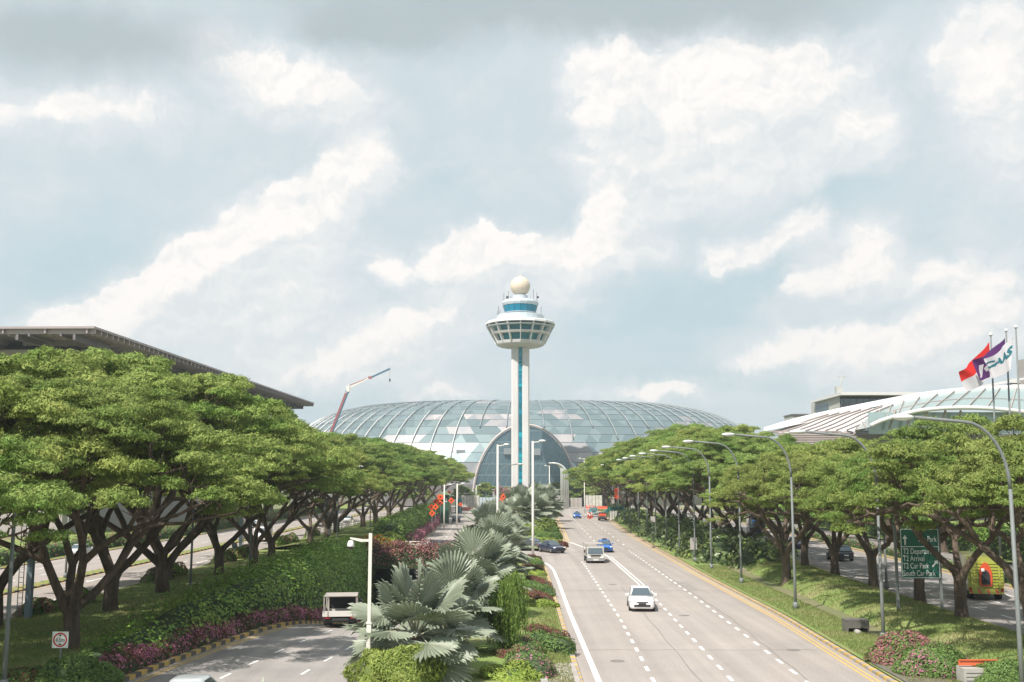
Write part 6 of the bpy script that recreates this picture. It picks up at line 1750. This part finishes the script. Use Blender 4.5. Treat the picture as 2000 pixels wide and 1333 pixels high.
make_car((P(903, 1050, 134).x, 134.4, .01), R(80), PS, 'silver car following the black one across the flyover', 'hatch')
p = W(890, 1021); make_car((p.x, p.y + 2, .02), R(183), PN, 'dark blue car on the far left carriageway driving away', 'sedan')
p = W(928, 1004); make_car((p.x, p.y + 2, .02), R(183), PG, 'dark grey car farther along the far left carriageway', 'sedan')
make_car((P(932, 996, 296).x, 296, .02), R(184), PS, 'silver car ahead of the dark grey one before the barriers', 'hatch')
make_car((P(942, 994, 310).x, 310, .02), R(184), PK, 'black car close to the red barriers', 'sedan')
p = W(1653, 1098); make_car((p.x, p.y + 2.3, .01), R(181), PK, 'black car seen from behind on the right hand road between trunks', 'suv')
p = W(1565, 1073); make_car((p.x, p.y + 2, .01), R(2), PU, 'dark violet car coming towards us behind a forked trunk on the right', 'sedan')
make_car((-12.2, 42.0, .01), R(180), PS, 'silver car cut off by the bottom edge of the view', 'sedan', plate=M_PLY)
p = W(684, 1029); make_car((-37.2, p.y, .01), R(184), PG, 'dark car on the outer road left of the far trunks', 'hatch')
make_car((P(684, 1003, 232).x - .3, 232, .01), R(180), PS, 'silver car far along the outer road', 'sedan')
make_car((P(497, 1040, 205).x, 205, .01), R(180), PW, 'white car far away on the terminal road behind trunks', 'hatch')
make_car((P(160, 1055, 128).x, 128, .01), R(180), PS, 'silver car on the terminal road behind the leftmost trunks', 'sedan')
# lorries
def wheels(e, ys_, hw, r, dual=()):
    for y in ys_:
        for s in (-1, 1):
            g = MB(); wd = .28 if y not in dual else .46; x = s * (hw - wd / 2)
            g.cyl((x - wd / 2, y, r), (x + wd / 2, y, r), r, 18, M_TYRE); w = g.build('wheel', None, e)
            g = MB(); xo = x + s * wd / 2; g.cyl((xo - .02, y, r), (xo + .015, y, r), r * .55, 12, M_RIM, smooth=False); g.build('rim', None, w)
def make_lorry(loc, rz, colc, label, load=None, z=0.0, tilt=0.0):
    e = empty('lorry', loc, label, 'lorry', None, rz); e.rotation_euler[0] = tilt
    g = MB(); hw = .95
    prof_ = [(-2.55, .42), (-2.6, .95), (-2.5, 1.15), (-2.22, 2.02), (-2.05, 2.12), (-1.0, 2.14), (-.95, 2.0), (-.95, .42)]
    g.prism(prof_, 'x', -hw * .93, hw * .93, colc); g.build('cab', None, e)
    g = MB(); g.add([(-hw * .82, -2.52, 1.19), (hw * .82, -2.52, 1.19), (hw * .78, -2.26, 1.95), (-hw * .78, -2.26, 1.95)], [(0, 1, 2, 3)], M_GLA); g.build('windscreen', None, e)
    g = MB(); g.box((0, -.935, 1.55), (1.6, .02, .95), M_DARK); g.build('rear_window', None, e)  # oversized dark sheet; its black stands in for the shaded load space
    for s in (-1, 1):
        g = MB(); g.add([(s * hw * .94, -2.3, 1.2), (s * hw * .94, -1.2, 1.2), (s * hw * .94, -1.2, 1.95), (s * hw * .94, -2.1, 1.95)], [(0, 1, 2, 3)], M_GLA); g.build('side_window', None, e)
        g = MB(); g.box((s * .66, -2.62, .78), (.34, .05, .2), M_HL); g.build('headlight', None, e)
        g = MB(); g.box((s * (hw + .17), -2.35, 1.55), (.16, .06, .36), M_BLKP); g.bar((s * .88, -2.3, 1.75), (s * (hw + .15), -2.35, 1.72), .03, .03, M_BLKP); g.build('mirror', None, e)
        g = MB(); g.box((s * .72, 2.53, .72), (.3, .05, .14), M_TL); g.build('tail_light', None, e)
    g = MB(); g.box((0, -2.62, 1.02), (1.1, .04, .16), M_BLKP); g.build('grille', None, e)
    g = MB(); g.box((0, -2.63, .45), (1.8, .1, .26), M_CHR); g.build('bumper', None, e)
    g = MB(); g.box((0, -2.69, .45), (.5, .02, .13), M_PLW); g.build('number_plate', None, e)
    g = MB(); g.box((0, 2.56, .58), (.5, .03, .13), M_PLY); g.build('rear_plate', None, e)
    g = MB(); g.box((0, .2, .58), (.9, 4.8, .2), M_BLKP); g.box((0, 2.35, .5), (1.6, .1, .3), M_BLKP); g.build('chassis', None, e)
    g = MB(); g.box((0, .85, .84), (1.9, 3.4, .1), colc)
    for s in (-1, 1): g.box((s * .98, .85, 1.05), (.05, 3.4, .42), colc)
    g.build('cargo_bed', None, e)
    g = MB(); g.box((0, 2.57, 1.03), (2.0, .05, .44), colc)
    for x in (-.7, .7): g.box((x, 2.61, 1.03), (.08, .04, .4), M_PAVE)
    g.build('tailgate', None, e)
    g = MB()
    for s in (-1, 1): g.box((s * .8, -.78, 1.5), (.07, .07, 1.5), M_PAVE)
    g.box((0, -.78, 2.22), (1.68, .07, .07), M_PAVE); g.build('headboard', None, e)
    wheels(e, (-1.75, 1.55), .93, .40, (1.55,))
    e.scale = (1.04, 1, .82)
    if load == 'frame':
        g = MB()
        for s in (-1, 1):
            for y in (-.7, 2.45): g.box((s * .93, y, 1.7), (.06, .06, 1.3), M_PAVE)
            g.box((s * .93, .88, 2.34), (.06, 3.2, .06), M_PAVE)
        g.box((0, 2.45, 2.34), (1.9, .06, .06), M_PAVE); g.box((0, .88, 2.38), (1.9, 3.3, .04), M_PAVE); g.build('canopy_frame', None, e)
    if load == 'orange':
        g = MB()
        for i in range(5): g.box((-.6 + i * .3, .9, 1.35 + (i % 2) * .15), (.26, 2.4, .7), M_OR)
        g.build('orange_load', None, e)
    return e
PL = paint('cream', (.38, .37, .33)); PLW = paint('pale_lorry', (.66, .62, .58))
make_lorry((9.05, 119.5, .01), R(0), PL, 'cream flatbed lorry driving towards the camera ahead of the blue taxi', 'frame')
lo = make_lorry((P(662, 1213, 67.5).x, 68.5, -.03), R(187), PLW, 'pale flatbed lorry driving away down into the underpass', 'frame', tilt=R(2)); lo.scale = (1.06, 1, .76)
p = W(1178, 1017); make_lorry((p.x, p.y + 2, .01), R(175), PG, 'dark lorry with an orange load parked at the far kerb', 'orange')
p = W(1163, 1007); make_lorry((p.x, p.y + 8, .01), R(0), PT, 'teal lorry near the dark one at the far kerb', 'frame')
# white van on the outer road
e = empty('white_van', (-37.0, 160, .01), 'white van coming along the outer road beside a thick dark trunk', 'van')
g = MB(); g.prism([(-2.4, .35), (-2.45, .9), (-2.0, 1.2), (-1.5, 2.0), (-1.2, 2.12), (2.4, 2.12), (2.45, .35)], 'x', -.9, .9, PW); g.build('body', None, e)
g = MB(); g.add([(-.78, -1.99, 1.24), (.78, -1.99, 1.24), (.74, -1.53, 1.98), (-.74, -1.53, 1.98)], [(0, 1, 2, 3)], M_GLA); g.build('windscreen', None, e)
for s in (-1, 1):
    g = MB(); g.box((s * .7, -2.44, .85), (.3, .06, .18), M_HL); g.build('headlight', None, e)
g = MB(); g.box((0, -2.46, .5), (1.3, .06, .18), M_BLKP); g.build('grille', None, e)
wheels(e, (-1.6, 1.5), .88, .34)
# tour bus with bright graphics
e = empty('bus', (P(1458, 1030, 178).x + 1.5, 178, .01), 'dark bus with blue window graphics on the right hand road behind the trunks', 'bus', None, R(-10))
g = MB(); g.prism([(-5.6, .45), (-5.7, 1.2), (-5.45, 3.1), (-5.2, 3.35), (5.6, 3.35), (5.6, .45)], 'x', -1.25, 1.25, paint('bus_black', (.02, .022, .03))); g.build('body', None, e)
g = MB(); g.add([(-1.1, -5.7, 1.3), (1.1, -5.7, 1.3), (1.05, -5.52, 2.9), (-1.05, -5.52, 2.9)], [(0, 1, 2, 3)], M_GLA); g.build('windscreen', None, e)
for s in (-1, 1):
    g = MB(); g.box((s * 1.256, .2, 2.3), (.02, 10, .95), M_GLA); g.build('side_windows', None, e)
    g = MB(); g.box((s * .85, -5.68, .9), (.35, .05, .2), M_HL); g.build('headlight', None, e)
g = MB(); g.box((-1.28, -3.2, 2.2), (.02, .9, .5), mat('graphic_blue', (.02, .2, .65), .4)); g.box((-1.28, -1.6, 1.5), (.02, 1.1, .4), MATS['graphic_blue']); g.box((-.1, -5.74, 2.6), (1.2, .03, .3), MATS['graphic_blue']); g.build('graphics', None, e)
wheels(e, (-3.6, 3.2), 1.22, .5)
# fire engine
M_FY = paint('fire_lime', (.36, .38, .07)); M_FO = mat('fire_orange', (.55, .08, .03), .4)
p = W(1930, 1175); e = empty('fire_engine', (p.x + 1.0, p.y + 3.6, .01), 'lime yellow fire engine seen from behind with an orange framed rear hatch', 'fire engine', None, R(180))
e.rotation_euler[2] = R(164)
g = MB(); g.box((0, 0, 1.95), (2.46, 6.6, 2.5), M_FY); g.box((0, -4.0, 1.75), (2.4, 1.4, 2.3), M_FY); g.build('body', None, e)
Yr = 3.3
g = MB()
for i in range(9): g.box((0, Yr + .03, .95 + i * .22), (2.4, .05, .06), mat('fire_lime_dark', (.33, .36, .03), .5))
for s in (-1, 1): g.box((s * .95, Yr + .05, 1.9), (.12, .1, 2.2), M_FY)
g.build('shutter', None, e)
g = MB(); n = 20
outer = [(.40, 1.05), (.45, 1.5), (.43, 2.15), (.32, 2.5), (.13, 2.74), (0, 2.8), (-.13, 2.74), (-.32, 2.5), (-.43, 2.15), (-.45, 1.5), (-.40, 1.05)]
g.prism(outer, 'y', Yr + .06, Yr + .2, M_FO); g.build('hatch_frame', None, e)
g = MB(); g.prism([(x * .68, 1.8 + (z - 1.8) * .62 - .17) for x, z in outer], 'y', Yr + .2, Yr + .24, M_DARK); g.build('hatch', None, e)
g = MB(); g.box((.2, Yr + .27, 2.25), (.22, .03, .22), M_SIGNW); g.build('notice', None, e)
g = MB()
for i in range(8): g.add([(-1.2 + i * .3, Yr + .1, .5), (-1.05 + i * .3, Yr + .1, .5), (-.9 + i * .3, Yr + .1, .85), (-1.05 + i * .3, Yr + .1, .85)], [(0, 1, 2, 3)], M_BR if i % 2 else M_FY)
g.box((0, Yr + .04, .68), (2.4, .08, .38), M_FY); g.build('chevron_bumper', None, e)
g = MB(); g.box((-.9, Yr + .05, 3.0), (.3, .12, .14), mat('beacon_blue', (.02, .1, .5), .3)); g.box((.9, Yr + .05, 3.0), (.3, .12, .14), MATS['beacon_blue']); g.build('beacon', None, e)
for s in (-1, 1):
    g = MB(); g.box((s * 1.08, Yr + .06, .78), (.2, .08, .3), M_TL); g.build('tail_light', None, e)
wheels(e, (-3.2, 2.0), 1.2, .52, (2.0,))

# ================================================================ haze: the humid air over the whole scene
if HAZE:
    g = MB(); g.box((0, 330, 45), (1500, 900, 100))
    hz_ = g.build('haze'); hz_['kind'] = 'stuff'
    hm = bpy.data.materials.new('haze_air'); hm.use_nodes = True; ht = hm.node_tree; ht.nodes.clear()
    pv = ht.nodes.new('ShaderNodeVolumePrincipled'); ho = ht.nodes.new('ShaderNodeOutputMaterial')
    pv.inputs['Color'].default_value = (.80, .86, .90, 1); pv.inputs['Density'].default_value = HAZE; pv.inputs['Anisotropy'].default_value = .2
    ht.links.new(pv.outputs[0], ho.inputs['Volume']); hz_.data.materials.append(hm)
